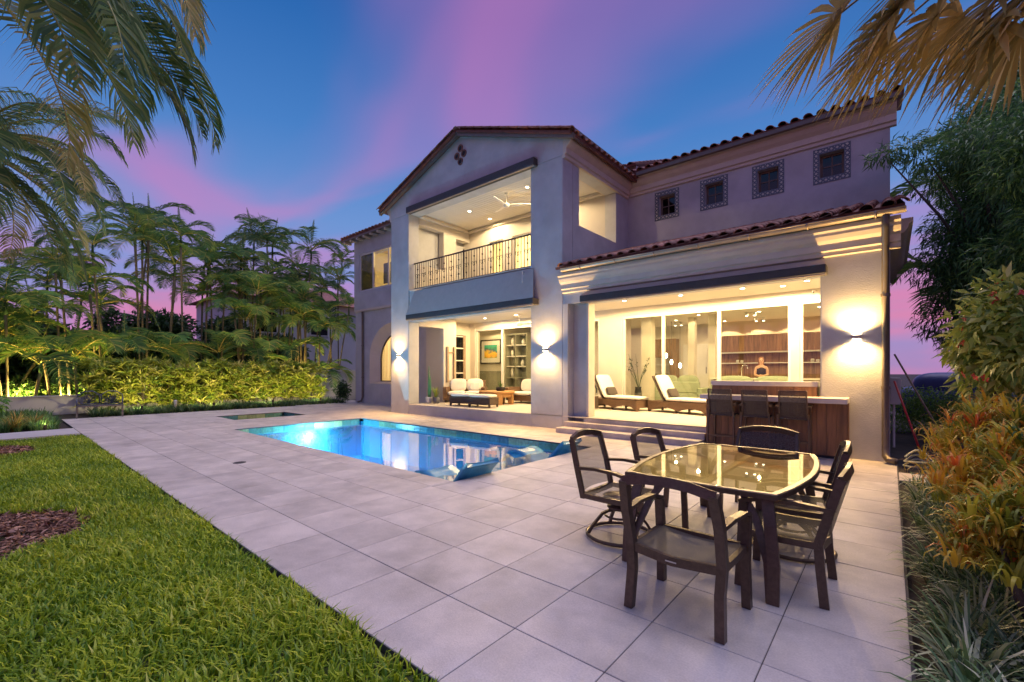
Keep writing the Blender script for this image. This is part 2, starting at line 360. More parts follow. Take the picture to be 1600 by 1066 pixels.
for (x0, x1, y0, y1) in [(-14.9, -6.7, 10.2, 10.5), (-24.0, -20.9, 9.2, 13.0), (-20.9, -14.9, 10.2, 12.2), (.10, 1.4, 8.55, 9.2)]:
    nx = max(1, round((x1 - x0) / .61)); ny = max(1, round((y1 - y0) / .61))
    for a in range(nx):
        for b in range(ny):
            far.box(x0 + (x1 - x0) * a / nx + G, x0 + (x1 - x0) * (a + 1) / nx - G, y0 + (y1 - y0) * b / ny + G, y0 + (y1 - y0) * (b + 1) / ny - G, -.03, 0)
far.build('distant_tiles', STONE, deck, kind='stuff')
# raised concrete edging strip by the left planting bed
mb = MB(); mb.add([(-17.0, 1.42, -.06), (-15.45, 1.42, -.06), (-15.2, -3, -.06), (-16.6, -3, -.06), (-17.0, 1.42, .035), (-15.45, 1.42, .035), (-15.2, -3, .035), (-16.6, -3, .035)],
                  [(0, 3, 2, 1), (4, 5, 6, 7), (0, 1, 5, 4), (1, 2, 6, 5), (2, 3, 7, 6), (3, 0, 4, 7)])
tag(mb.build('garden_path', M('smooth_concrete', (.56, .53, .50), .7, .06, 2, .1, 50)), 'narrow pale concrete path crossing the far end of the lawn', 'path', kind='structure')

# ---- pool and spa basins
BLUE = M('pool_plaster', (.06, .42, .70), .7, .08, 3)
BANDS = [M('band_tile_%d' % i, c, .25, .25, 14, rnd=.25) for i, c in enumerate([(.14, .34, .24), (.34, .40, .20), (.10, .28, .30)])]
def basin(name, r, depth, mat, shelf=None):
    x0, x1, y0, y1 = r; t = .12; mb = MB()
    mb.box(x0 - t, x1 + t, y0 - t, y1 + t, depth - .12, depth)
    mb.box(x0 - t, x0, y0 - t, y1 + t, depth, -.03); mb.box(x1, x1 + t, y0 - t, y1 + t, depth, -.03)
    mb.box(x0, x1, y0 - t, y0, depth, -.03); mb.box(x0, x1, y1, y1 + t, depth, -.03)
    if shelf: mb.box(shelf, x1 - .001, y0 + .001, y1 - .001, depth + .001, -.44); mb.box(shelf - .35, shelf - .001, y0 + .002, y1 - .002, depth + .001, -.62)
    return mb.build(name, mat)
pool = tag(basin('pool_basin', POOL, -1.25, BLUE, -6.55), 'blue plastered rectangular swimming pool with a shallow shelf', 'pool', kind='structure')
SPAM = M('spa_plaster', (.16, .34, .20), .6, .2, 6)
spa = tag(basin('spa_basin', SPA, -.8, SPAM), 'small sunken green spa behind the pool', 'spa', kind='structure')
def band(parent, r, step=.30):
    x0, x1, y0, y1 = r; ms = {}
    for ax in (0, 1):
        m_ = MB(); m_.bbox(*((-.004, .004, -step / 2 + .004, step / 2 - .004) if ax else (-step / 2 + .004, step / 2 - .004, -.004, .004)), -.075, .075, .002)
        ms[ax] = [m_.mesh('band_tile', b) for b in BANDS]
    k = 0
    def put(ax, x, y):
        nonlocal k; k += 1; o = link('band_tile', ms[ax][(k * 7 + k // 3) % 3], parent); o.location = (x, y, -.108)
    n = int((x1 - x0) / step)
    for i in range(n):
        x = x0 + step * (i + .5) + (x1 - x0 - n * step) / 2; put(0, x, y0 + .005); put(0, x, y1 - .005)
    n = int((y1 - y0) / step)
    for i in range(n):
        y = y0 + step * (i + .5) + (y1 - y0 - n * step) / 2; put(1, x0 + .005, y); put(1, x1 - .005, y)
band(pool, POOL, .31); band(spa, SPA, .31)
WATER = glassy('pool_water', (.70, .90, .97), 1.33, 0, bump=(5, .10), refl_mul=1.5)
SWATER = glassy('spa_water', (.55, .72, .55), 1.33, 0, bump=(9, .1))
for nm, r, m_, lb in (('pool_water', POOL, WATER, 'still clear blue water of the swimming pool'), ('spa_water', SPA, SWATER, 'still greenish water of the small spa')):
    mb = MB(); x0, x1, y0, y1 = r; mb.add([(x0 + .0, y0, -.13), (x1, y0, -.13), (x1, y1, -.13), (x0, y1, -.13)], [(0, 1, 2, 3)])
    tag(mb.build(nm, m_), lb, 'water', kind='structure')
# underwater pool lamps (one lit lens on the far end wall, two on the long wall)
LENS = emit('pool_lamp_lens', (.6, .9, 1.0), 6)
def pool_lamp(loc, rz, e, lb):
    t = thing('pool_lamp', lb, 'pool lamp', loc, rz, 'lamps under the pool water')
    Mx = Matrix.Rotation(R(90), 4, 'Y'); m1 = MB(); m1.lathe([(.0, .004), (.09, .004), (.10, .02), (.10, .0)][::-1], 18, mat=Mx); m1.build('rim', WHITE, t)
    m2 = MB(); m2.lathe([(.078, .012), (.07, .026), (.0, .03)], 18, mat=Mx); m2.build('lens', LENS, t)
    lamp('pool_light', 'POINT', (.22, 0, -.05), e, (.30, .78, 1.0), t, .02)
pool_lamp((-13.715, 6.35, -.42), 0, 320, 'round lit lamp in the far end wall of the pool')
pool_lamp((-9.3, 4.297, -.5), R(90), 90, 'round lamp under water in the near long wall of the pool')

# ------------------------------------------------------------------ the house
F = 10.1
house = thing('house', 'large pale stucco two-storey house with clay tile roofs and lit open patios', 'house', (-7, 12, 0), world_parts=True)
def B(name, mat, x0, x1, y0, y1, z0, z1, parent=house, bev=0, label=None):
    m_ = MB(); m_.bbox(x0, x1, y0, y1, z0, z1, bev) if bev else m_.box(x0, x1, y0, y1, z0, z1)
    return m_.build(name, mat, parent, label=label)
# main block front
B('column', STUCCO, -14.85, -13.73, F, F + .5, -.02, 7.5, bev=.02); B('column', STUCCO, -7.92, -6.8, F, F + .5, -.02, 7.5, bev=.02)
m_ = MB(); m_.prism([(-14.85, 7.5), (-6.8, 7.5), (-6.8, 7.98), (-10.83, 9.42), (-14.85, 7.98)], 1, F - .002, F + .5); m_.build('gable_wall', STUCCO, house)
B('plinth', STUCCO, -13.73, -7.92, F + .015, F + .35, -.02, .35)
B('floor_slab', STONE_IN, -13.73, -1.0, F + .0, 14.0, .352, .37); B('floor_base', STUCCO, -13.9, -.3, F + .36, 21.5, -.05, .351)
B('spandrel_wall', STUCCO, -13.73, -7.92, F + .06, F + .40, 3.45, 4.60)
B('parapet_cap', TRIM, -13.73, -7.92, F + .02, F + .45, 4.60, 4.64, bev=.008)
B('balcony_floor', STONE_IN, -13.73, -7.2, F + .40, 13.25, 3.98, 4.2)
# awning hoods and boxes
def awning(x0, x1, zt, z1, z0, yf, yw, slope_in=.18):
    m1 = MB(); m1.add([(x0 + slope_in, yw - .012, zt), (x1 - slope_in, yw - .012, zt), (x1, yf + .012, z1), (x0, yf + .012, z1), (x0 + slope_in, yw, z1), (x1 - slope_in, yw, z1)],
                      [(0, 1, 2, 3), (0, 3, 4), (1, 5, 2), (3, 2, 5, 4)]); h = m1.build('awning_hood', HOOD, house)
    B('awning_box', AWN, x0, x1, yf, yw + .02, z0, z1 - .004, bev=.012)
    B('awning_bar', GUTTER, x0 + .02, x1 - .02, yf + .02, yf + .06, z0 - .025, z0)
awning(-13.52, -7.62, 4.56, 3.665, 3.48, 9.82, 10.1); awning(-13.62, -7.66, 7.72, 7.66, 7.44, 9.9, 10.1, .01)
awning(-6.11, -.885, 3.69, 3.545, 3.375, 9.84, 10.1, .06)
# quatrefoil vent of four clay pipes
for dxx, dz in ((0, .22), (-.17, 0), (.17, 0), (0, -.22)):
    m1 = MB(); m1.lathe([(.12, -.02), (.12, .03), (.085, .03), (.085, -.015)], 16, mat=Matrix.Translation((-10.87 + dxx, F - .004, 8.79 + dz)) @ Matrix.Rotation(R(90), 4, 'X')); ring = m1.build('vent_pipe', TERRA, house, True)
    m1 = MB(); m1.lathe([(.084, .0), (.084, .004)], 14, mat=Matrix.Translation((-10.87 + dxx, F - .006, 8.79 + dz)) @ Matrix.Rotation(R(90), 4, 'X')); m1.build('vent_hole', DARK, ring)
# side wall of the main block with its balcony opening
XS = -6.8
for a in ((10.6, 14.06, 3.9, 5.78), (10.6, 14.06, 7.43, 7.95), (10.6, 10.93, 5.78, 7.43), (13.19, 14.06, 5.78, 7.43)): B('side_wall', STUCCO, XS - .4, XS, a[0], a[1], a[2], a[3])
B('back_side_wall', STUCCO, XS - .4, XS - .001, 14.06, 22, 3.9, 7.95)
# left loggia wall, lower and upper
for z0, z1, win, door in ((4.2, 7.6, (5.68, 7.22), (4.2, 7.1)),):
    XL = -13.73
    for a in ((10.6, 11.83, z0, win[0]), (10.6, 11.83, win[1], z1), (11.83, 12.5, z0, z1), (12.5, 13.24, door[1], z1)):
        if a[3] - a[2] > .02: B('loggia_wall', STUCCO_IN, XL - .3, XL, *a)
B('loggia_wall', STUCCO_IN, -14.1, -13.73, 13.24, 14.3, 3.84, 7.6)
B('loggia_wall', STUCCO_IN, -14.03, -13.73, 10.6, 11.83, 3.33, 3.98); B('loggia_wall', STUCCO_IN, -14.86, -13.73, 11.83, 12.5, .3, 3.98)
B('loggia_wall', STUCCO_IN, -14.8, -14.5, 12.5, 13.03, .3, 3.76); B('loggia_wall', STUCCO_IN, -14.8, -14.5, 13.03, 13.78, 3.2, 3.76); B('loggia_wall', STUCCO_IN, -14.8, -14.5, 13.78, 14.06, .3, 3.76)
B('floor_slab', STONE_IN, -14.7, -13.731, 12.5, 14.0, .352, .37)
# patio and balcony ceilings
B('patio_ceiling', CEIL, -14.8, -.25, F + .4, 14.06, 3.76, 3.84); B('patio_lintel', STUCCO_IN, -13.73, -7.92, F + .401, F + .5, 3.47, 3.76)
bc = B('balcony_ceiling', CEIL, -13.9, -7.2, F + .5, 13.25, 7.615, 7.7)
pm = MB(); pm.bbox(-3.26, 3.26, -.067, .067, 0, .016, .005); pme = pm.mesh('ceiling_plank', CEIL)
for i in range(20):
    y = F + .5 + .07 + i * .137
    if y < 13.2: o = link('ceiling_plank', pme, bc); o.location = (-10.47, y, 7.6)
for a in ((-13.73, -7.2, 13.13, 13.24, 7.46, 7.6), (-13.73, -13.6, 10.6, 13.13, 7.46, 7.6), (-7.31, -7.2, 10.6, 13.13, 7.46, 7.6)): B('crown_moulding', TRIM, *a, bev=.03)
# balcony back wall with two lit doors
DOORS = ((-12.55, .78), (-11.3, 1.08))
for a in ((-14.1, -12.55, 4.2, 7.6), (-12.55, -11.77, 6.9, 7.6), (-11.77, -11.3, 4.2, 7.6), (-11.3, -10.22, 6.9, 7.6), (-10.22, -7.2, 4.2, 7.6)): B('balcony_wall', STUCCO_IN, a[0], a[1], 13.25, 13.5, a[2], a[3])
CURT = M('sheer_curtain', (.82, .78, .68), .9, .12, 3, stretch=(14, 1, .3)); LIT = emit('lit_lamp_shade', (1, .62, .2), 3.0); ROOMW = M('upper_room_paint', (.8, .74, .62), .9, .03)
B('upper_room', ROOMW, -14.0, -7.3, 16.3, 16.4, 4.2, 7.6); B('upper_room_floor', ROOMW, -14.0, -7.3, 13.5, 16.4, 4.1, 4.2); B('upper_room_ceiling', ROOMW, -14.0, -7.3, 13.5, 16.4, 7.6, 7.7)
B('upper_room_side', ROOMW, -14.1, -14.0, 13.5, 16.4, 4.1, 7.7); B('upper_room_side', ROOMW, -7.3, -7.21, 13.5, 16.4, 4.1, 7.7)
for x, w_ in DOORS:
    dr = B('balcony_door', WHITE, x, x + .09, 13.3, 13.36, 4.2, 6.9)
    for a in ((x + w_ - .09, x + w_, 4.2, 6.9), (x + .09, x + w_ - .09, 4.2, 4.4), (x + .09, x + w_ - .09, 6.8, 6.9), (x + .09, x + w_ - .09, 5.3, 5.36)): B('door_rail', WHITE, a[0], a[1], 13.3, 13.36, a[2], a[3], dr)
    B('pane', GLASS, x + .09, x + w_ - .09, 13.325, 13.33, 4.4, 6.8, dr)
CURTT = leafmat('sheer_door_curtain', (.85, .80, .66), (.9, .85, .7), rough=.9, trans=.75)
def drape(x0, x1, y, z0, z1, n, par):
    m1 = MB(); vs_ = []; 
    for i in range(n + 1): q = x0 + (x1 - x0) * i / n; yy = y + (.05 if i % 2 else 0); vs_ += [(q, yy, z0), (q, yy, z1)]
    m1.add(vs_, [(2 * i, 2 * i + 2, 2 * i + 3, 2 * i + 1) for i in range(n)]); return m1.build('curtain', CURTT, par)
for x, w_ in DOORS: drape(x - .5, x + w_ + .1, 13.56, 4.21, 7.0, 14, house)
lamp('upper_room_light', 'POINT', (-10.9, 15.2, 6.4), 240, WARM2, house, .15)
# railing
RY = F + .26
rail = B('balcony_railing', IRON, -13.72, -7.93, RY - .02, RY + .02, 5.64, 5.68)
B('bottom_rail', IRON, -13.72, -7.93, RY - .014, RY + .014, 4.70, 4.725, rail)
bm_ = MB(); bm_.box(-.008, .008, -.008, .008, 4.725, 5.64); bal0 = bm_.mesh('baluster', IRON)
bm_ = MB(); bm_.box(-.008, .008, -.008, .008, 4.725, 5.64)
for z in (4.93, 5.42): bm_.ball((0, 0, z), (.03, .03, .034), 8, 5)
for sgn in (-1, 1):
    sc_ = [(sgn * (.012 + .05 * (1 - math.cos(t))) , 0, 5.17 + .055 * math.sin(t) * 1.0 + .03 * t / 3) for t in np.linspace(-1.2, 4.4, 12)]
    bm_.tube(sc_, .008, 5)
bal1 = bm_.mesh('baluster', IRON)
for i in range(46):
    o = link('baluster', bal1 if i % 3 == 1 else bal0, rail); o.location = (-13.64 + i * .1258, RY, 0)
B('rail_post', IRON, -11.02, -10.98, RY - .02, RY + .02, 4.64, 5.72, rail)
# little camera arm on the parapet
m1 = MB(); m1.tube([(-8.1, 10.06, 4.42), (-8.1, 9.95, 4.46), (-8.02, 9.85, 4.30), (-8.02, 9.84, 4.12)], .018, 6); m1.build('hose_bib_pipe', WHITE, house, True)

# right wing: front beam, column, recess
B('wing_column', STUCCO, -1.0, .0, F, F + .6, -.02, 4.2, bev=.02)
B('wing_beam', STUCCO, -6.8, -1.0, F + .02, F + .5, 3.42, 4.2); B('wing_pilaster', STUCCO, -6.8, -6.64, F + .001, F + .5, .0, 3.42); B('wing_recess', STUCCO, -6.64, -6.16, F + .30, F + .48, .0, 3.42)
B('wing_side_wall', STUCCO, -.38, .0, F + .6, 22, -.02, 4.3); B('wing_side_wall', STUCCO, -.38, -.001, 14.46, 22, 4.3, 8.0); m1 = MB(); m1.prism([(10.3, 4.3), (14.06, 4.3), (14.06, 5.64)], 0, -.3, -.001); m1.build('wing_side_wall', STUCCO, house)
B('jamb_trim', TRIM, -6.17, -6.10, F + .18, F + .5, .37, 3.42)
# steps
for i, (y, z) in enumerate(((9.50, .125), (9.88, .25))):
    st = B('step', STONE, -6.62, -3.02, y, F + .02 + .001 * i, -.01 if i == 0 else .1, z, bev=.006)
B('floor_edge', STONE, -6.14, -3.02, F - .0, F + .3, .24, .371, bev=.004)
# lower cornice, gutter and roof of the wing
cp = [(10.12, 3.70), (10.05, 3.72), (10.05, 3.79), (10.0, 3.81), (10.0, 3.93), (9.93, 3.98), (9.88, 4.05), (9.88, 4.10), (9.82, 4.13), (9.82, 4.20), (10.3, 4.20)]
m1 = MB(); m1.prism([(y, z) for y, z in cp], 0, -6.795, .14); m1.build('cornice', TRIM, house)
m1 = MB(); m1.prism([(10.1 - (10.12 - y), z) for y, z in cp], 0, -6.79, .139)
sp = [((-(y - 10.12)) + .0, z) for y, z in cp]
m1 = MB(); m1.prism([(x, z) for x, z in sp], 1, 10.12, 14.0); m1.build('cornice', TRIM, house)
def gutter(x0, x1, y, z, r=.075):
    m1 = MB(); n = 9
    for i in range(n):
        a0, a1 = math.pi + math.pi * i / n, math.pi + math.pi * (i + 1) / n
        for rr, fl in ((r, 0), (r - .012, 1)):
            q = [(x0, y + rr * math.cos(a0), z + rr * math.sin(a0)), (x1, y + rr * math.cos(a0), z + rr * math.sin(a0)), (x1, y + rr * math.cos(a1), z + rr * math.sin(a1)), (x0, y + rr * math.cos(a1), z + rr * math.sin(a1))]
            m1.add(q, [(0, 1, 2, 3)])
    for x in (x0, x1): m1.prism([(y + r * math.cos(math.pi + math.pi * i / n), z + r * math.sin(math.pi + math.pi * i / n)) for i in range(n + 1)], 0, x - .003, x + .003)
    m1.tube([(x0, y - r, z + .004), (x1, y - r, z + .004)], .012, 6)
    g_ = m1.build('gutter', GUTTER, house, True)
    m2 = MB(); m2.tube([(0, (r + .008) * math.cos(math.pi + math.pi * i / 8), (r + .008) * math.sin(math.pi + math.pi * i / 8)) for i in range(9)], .012, 5, flat=(1, 1.6)); me = m2.mesh('gutter_strap', GUTTER, True)
    k = int((x1 - x0) / .95)
    for i in range(k): o = link('gutter_strap', me, g_); o.location = (x0 + (i + .6) * (x1 - x0) / k, y, z)
gutter(-6.58, .2, 9.72, 4.27)
def pipe(pts, r=.05, nm='downpipe'):
    m1 = MB(); m1.tube(pts, r, 12); p_ = m1.build(nm, PIPE, house, True)
    for z in (1.3, 2.9):
        m2 = MB(); m2.lathe([(r + .012, -.025), (r + .012, .025)], 12, at=(pts[2][0], pts[2][1], z)); m2.build('pipe_strap', PIPE, p_)
pipe([(-.06, 9.72, 4.24), (-.06, 9.76, 4.02), (-.06, 10.02, 3.75), (-.06, 10.02, .25), (-.06, 9.99, .12), (-.02, 9.9, .07), (.08, 9.85, .06)], .055)
# half-barrel tile
def barrel(r0=.105, r1=.085, ln=.44, t=.014, n=8):
    m1 = MB(); vs_ = []
    for y, r in ((0, r0), (ln, r1)):
        for rr in (r, r - t): vs_ += [(rr * math.cos(math.pi * j / n), y, rr * .85 * math.sin(math.pi * j / n)) for j in range(n + 1)]
    k = n + 1; fs = []
    for j in range(n):
        fs += [(j, j + 1, 2 * k + j + 1, 2 * k + j), (k + j + 1, k + j, 3 * k + j, 3 * k + j + 1), (j + 1, j, k + j, k + j + 1), (2 * k + j, 2 * k + j + 1, 3 * k + j + 1, 3 * k + j)]
    fs += [(0, 2 * k, 3 * k, k), (n, k + n, 3 * k + n, 2 * k + n)]
    m1.add(vs_, fs); return m1.mesh('roof_tile', TERRA, True)
TILE = barrel()
def roof_plane(name, o0, ux, uy, w, ln, part_rows, pitch=.285, step=.385, thick=.07):
    """o0 eave corner, ux along the eave, uy up the slope"""
    ux = Vector(ux).normalized(); uy = Vector(uy).normalized(); nz_ = ux.cross(uy).normalized(); o0 = Vector(o0)
    mt = Matrix((( ux.x, uy.x, nz_.x, o0.x), (ux.y, uy.y, nz_.y, o0.y), (ux.z, uy.z, nz_.z, o0.z), (0, 0, 0, 1)))
    m1 = MB(); m1.box(0, w, .03, ln, -thick, 0, mt); sh = m1.build(name, TERRA_PAN, house)
    rows = int(ln / step) + 1; cols = int(w / pitch); rest = MB(); rv = [tuple(v.co) for v in TILE.vertices]; rf = [tuple(p.vertices) for p in TILE.polygons]
    for r_ in range(rows):
        for c_ in range(cols):
            loc = Matrix.Translation((pitch * (c_ + .5) + (w - cols * pitch) / 2 + random.uniform(-.008, .008), r_ * step - .02 + random.uniform(-.012, .012), .002 + random.uniform(0, .006))) @ Matrix.Rotation(R(random.uniform(-1.5, 1.5)), 4, 'Z') @ Matrix.Rotation(R(1.8), 4, 'X')
            if r_ * step > ln - .3: continue
            if r_ < part_rows: link('roof_tile', TILE, sh, mw=mt @ loc)
            else: rest.add(rv, rf, mt @ loc)
    if rest.v: rest.build('distant_roof_tiles', TERRA, sh, True, kind='stuff')
    return sh
sl = math.atan2(5.72 - 4.36, 14.06 - 9.72)
roof_plane('wing_roof', (-6.79, 9.70, 4.345), (1, 0, 0), (0, math.cos(sl), math.sin(sl)), 6.98, 4.55, 12)
# ridge run up the outer end of that roof
for i in range(12):
    q = Matrix.Translation((.15, 9.72 + i * .37, 4.36 + i * .37 * math.tan(sl))) @ Matrix.Rotation(sl, 4, 'X'); link('verge_tile', TILE, house, mw=q)
# upper wall of the wing with four small windows
WX = (-5.46, -4.03, -2.60, -1.15); ww, wh = .26, .31; zc0 = 6.95; YB = 14.06
xs = [-6.8] + [x + s * ww for x in WX for s in (-1, 1)] + [0.0]
for i in range(0, len(xs), 2): B('upper_wall', STUCCO, xs[i], xs[i + 1], YB, YB + .4, 3.85, 8.0)
for x in WX:
    B('upper_wall', STUCCO, x - ww, x + ww, YB + .001, YB + .4, 3.85, zc0 - wh); B('upper_wall', STUCCO, x - ww, x + ww, YB + .001, YB + .4, zc0 + wh, 8.0)
BORD = M('glazed_border_tile', (.10, .12, .14), .35, .3, 20); BORDL = M('cream_glaze', (.55, .52, .40), .35, .2, 20); FRW = M('window_wood', (.16, .11, .075), .6, .3, 10)
for x in WX:
    w_ = thing_w = MB(); ox, oz = .395, .46
    for a in ((-ox, -ww, -oz, oz), (ww, ox, -oz, oz), (-ww, ww, wh, oz), (-ww, ww, -oz, -wh)): w_.box(x + a[0], x + a[1], YB - .012, YB - .001, zc0 + a[2], zc0 + a[3])
    wi = w_.build('window', BORD, house, label='small square window with a patterned glazed tile border')
    d_ = MB()
    def dia(px, pz, s=.034):
        d_.add([(x + px - s, YB - .016, zc0 + pz), (x + px, YB - .016, zc0 + pz - s), (x + px + s, YB - .016, zc0 + pz), (x + px, YB - .016, zc0 + pz + s)], [(0, 1, 2, 3)])
    for k in range(8):
        pz = -.405 + k * .1157
        for sx in (-1, 1): dia(sx * .328, pz); dia(sx * .292, pz + .058, .014); dia(sx * .366, pz + .058, .014)
    for k in range(5):
        px = -.24 + k * .12
        for sz in (-1, 1): dia(px, sz * .385); dia(px + .06, sz * .345, .014); dia(px + .06, sz * .425, .014)
    d_.build('tile_pattern', BORDL, wi)
    fr = MB()
    for a in ((-ww, -ww + .06, -wh, wh), (ww - .06, ww, -wh, wh), (-ww + .06, ww - .06, -wh, -wh + .06), (-ww + .06, ww - .06, wh - .06, wh)): fr.box(x + a[0] + .001, x + a[1] - .001, YB + .17, YB + .24, zc0 + a[2] + .001, zc0 + a[3] - .001)
    fr = fr.build('frame', FRW, wi)
    mu_ = MB(); mu_.box(x - .014, x + .014, YB + .16, YB + .19, zc0 - wh + .06, zc0 + wh - .06); mu_.box(x - ww + .06, x + ww - .06, YB + .162, YB + .188, zc0 - .014, zc0 + .014); mu_.build('muntin', FRW, wi)
    for sx in (-1, 1):
        for sz in (-1, 1):
            q = MB(); x0, x1 = sorted((x + sx * .014, x + sx * (ww - .06))); z0, z1 = sorted((zc0 + sz * .014, zc0 + sz * (wh - .06))); q.box(x0, x1, YB + .176, YB + .18, z0, z1); q.build('pane', DGLASS, wi)
    B('black_room_panel', DARK, x - .4, x + .4, YB + .6, YB + .62, zc0 - .5, zc0 + .5)  # black panel paints the unlit room behind the panes
# upper cornice and roof of the wing
up = [(14.07, 7.47), (14.0, 7.49), (14.0, 7.57), (13.95, 7.59), (13.95, 7.74), (13.86, 7.82), (13.80, 7.90), (13.80, 7.96), (13.72, 7.98), (13.72, 8.06), (14.4, 8.06)]
m1 = MB(); m1.prism(up, 0, -6.79, .12); m1.build('cornice', TRIM, house)
B('fascia', PIPE, -6.3, .2, 13.60, 13.71, 7.97, 8.09)
roof_plane('upper_wing_roof', (-6.6, 13.56, 8.10), (1, 0, 0), (0, math.cos(.33), math.sin(.33)), 6.85, 4.4, 2)
B('upper_back_wall', STUCCO, -14.9, .0, 21.6, 22.0, -.02, 8.0)
# main block cornice (side), roof and rakes
sp2 = [(-6.81, 7.42), (-6.74, 7.44), (-6.74, 7.52), (-6.69, 7.54), (-6.69, 7.68), (-6.60, 7.76), (-6.54, 7.84), (-6.54, 7.90), (-6.47, 7.92), (-6.47, 7.99), (-7.0, 7.99)]
m1 = MB(); m1.prism(sp2, 1, F + .0, 14.0); m1.build('cornice', TRIM, house)
m1 = MB(); m1.prism([(-2 * 10.825 - x, z) for x, z in sp2], 1, F + .0, 12.0); m1.build('cornice', TRIM, house)
B('fascia', PIPE, -6.46, -6.36, 9.86, 14.2, 7.95, 8.06)
pm_ = math.atan2(1.44, 4.03)
for sgn in (1, -1):
    ex = -10.83 + sgn * 4.50; ez = 9.50 - 4.50 * math.tan(pm_)
    if sgn == 1: roof_plane('main_roof', (ex, 9.82, ez), (0, 1, 0), (-math.cos(pm_), 0, math.sin(pm_)), 8.5, 4.72, 2)
    else: roof_plane('main_roof', (ex, 18.32, ez), (0, -1, 0), (math.cos(pm_), 0, math.sin(pm_)), 8.5, 4.72, 0)
    for i in range(12):   # rake tiles along the gable edge
        d = i * .385; q = Matrix.Translation((ex - sgn * d * math.cos(pm_), 9.86, ez + .04 + d * math.sin(pm_))) @ Matrix.Rotation(R(90) * sgn, 4, 'Z') @ Matrix.Rotation(pm_ + .03, 4, 'X'); link('rake_tile', TILE, house, mw=q)
    bv = MB(); bv.bar((ex, 9.93, ez - .10), (-10.83, 9.93, 9.50 - .10), .10, .12); bv.build('bargeboard', PIPE, house)
for i in range(20): link('ridge_tile', TILE, house, mw=Matrix.Translation((-10.83, 9.8 + i * .4, 9.52)) @ Matrix.Rotation(R(2), 4, 'X'))
# the raised rear roof seen over the valley
roof_plane('rear_roof', (-12.4, 15.9, 9.55), (1, 0, 0), (0, math.cos(.38), math.sin(.38)), 5.0, 3.5, 0)
B('rear_roof_wall', STUCCO, -12.3, -7.5, 16.2, 19, 7.9, 9.6)
for i in range(11): link('ridge_tile', TILE, house, mw=Matrix.Translation((-12.2 + i * .43, 19.15, 10.85)) @ Matrix.Rotation(R(-90), 4, 'Z'))

# ---- left wing
WL = 12.15
B('left_upper_wall', STUCCO, -20.9, -20.42, 12.02, 12.5, 4.72, 8.2); B('left_upper_wall', STUCCO, -20.42, -14.86, 12.02, 12.5, 4.72, 5.6); B('left_upper_wall', STUCCO, -20.42, -14.86, 12.02, 12.5, 7.5, 8.2)
B('left_upper_wall', STUCCO, -16.6, -14.86, 12.021, 12.5, 5.6, 7.5); B('left_soffit', TRIM, -20.9, -14.86, 12.03, 22, 4.62, 4.72)
B('left_side_wall', STUCCO, -20.9, -20.5, 12.5, 22, -.02, 8.2); B('left_return_wall', STUCCO, -14.85, -14.1, 10.6, 22, 4.6, 7.6); B('left_corner_pier', STUCCO, -20.9, -20.35, 12.1, 12.5, -.02, 4.62)
lw = MB()   # lower wall with arched opening
ac, aw, ah, asp, sill = -17.75, 1.9, 1.65, 2.25, 1.0
arch = [(ac + aw * math.cos(t), asp + ah * math.sin(t)) for t in np.linspace(0, math.pi, 25)]
top = 4.62; y0, y1 = WL, WL + .35
def quadxz(m_, a, b, c, d, y): m_.add([(p[0], y, p[1]) for p in (a, b, c, d)], [(0, 1, 2, 3)])
for p, q in zip(arch[:-1], arch[1:]): quadxz(lw, (p[0], top), (p[0], p[1]), (q[0], q[1]), (q[0], top), y0)
quadxz(lw, (-20.36, 0), (ac - aw, 0), (ac - aw, top), (-20.36, top), y0); quadxz(lw, (ac + aw, 0), (-14.86, 0), (-14.86, top), (ac + aw, top), y0); quadxz(lw, (ac - aw, 0), (ac + aw, 0), (ac + aw, sill), (ac - aw, sill), y0)
lw.build('arch_wall', STUCCO, house)
rv_ = MB(); k = .76
outer = [(ac - aw, sill)] + [(ac + aw * math.cos(t), asp + ah * math.sin(t)) for t in np.linspace(math.pi, 0, 25)] + [(ac + aw, sill)]
inner = [(ac - aw * k, sill + .12)] + [(ac + aw * k * math.cos(t), asp - .1 + ah * .78 * math.sin(t)) for t in np.linspace(math.pi, 0, 25)] + [(ac + aw * k, sill + .12)]
for i in range(len(outer)):
    j = (i + 1) % len(outer); rv_.add([(outer[i][0], WL - .02, outer[i][1]), (outer[j][0], WL - .02, outer[j][1]), (inner[j][0], WL + .34, inner[j][1]), (inner[i][0], WL + .34, inner[i][1])], [(0, 1, 2, 3)])
rv_.build('arch_reveal', STUCCO_IN, house)
aw_ = MB(); aw_.add([(p[0], WL + .36, p[1]) for p in inner], [tuple(range(len(inner)))]); aw_ = aw_.build('arched_window', GLASS, house)
fm = MB(); fm.sweep([(p[0], WL + .35, p[1]) for p in inner] + [(inner[0][0], WL + .34, inner[0][1])], .06, .06, (0, 1, 0)); fm.box(ac - .03, ac + .03, WL + .32, WL + .38, sill + .12, asp + 1.1); fm.box(-18.35, -18.3, WL + .32, WL + .38, sill + .12, asp + .95); fm.build('frame', BRONZE, aw_)
drape(ac - 1.75, ac + 1.6, WL + .62, sill - .1, 3.8, 26, aw_)
B('left_room', ROOMW, -20.3, -15.35, 15.2, 15.3, 0, 4.6); B('left_room_floor', ROOMW, -20.3, -15.36, 12.75, 15.2, .3, .36); lamp('left_room_light', 'POINT', (-17.6, 13.9, 2.9), 160, WARM2, house, .15)
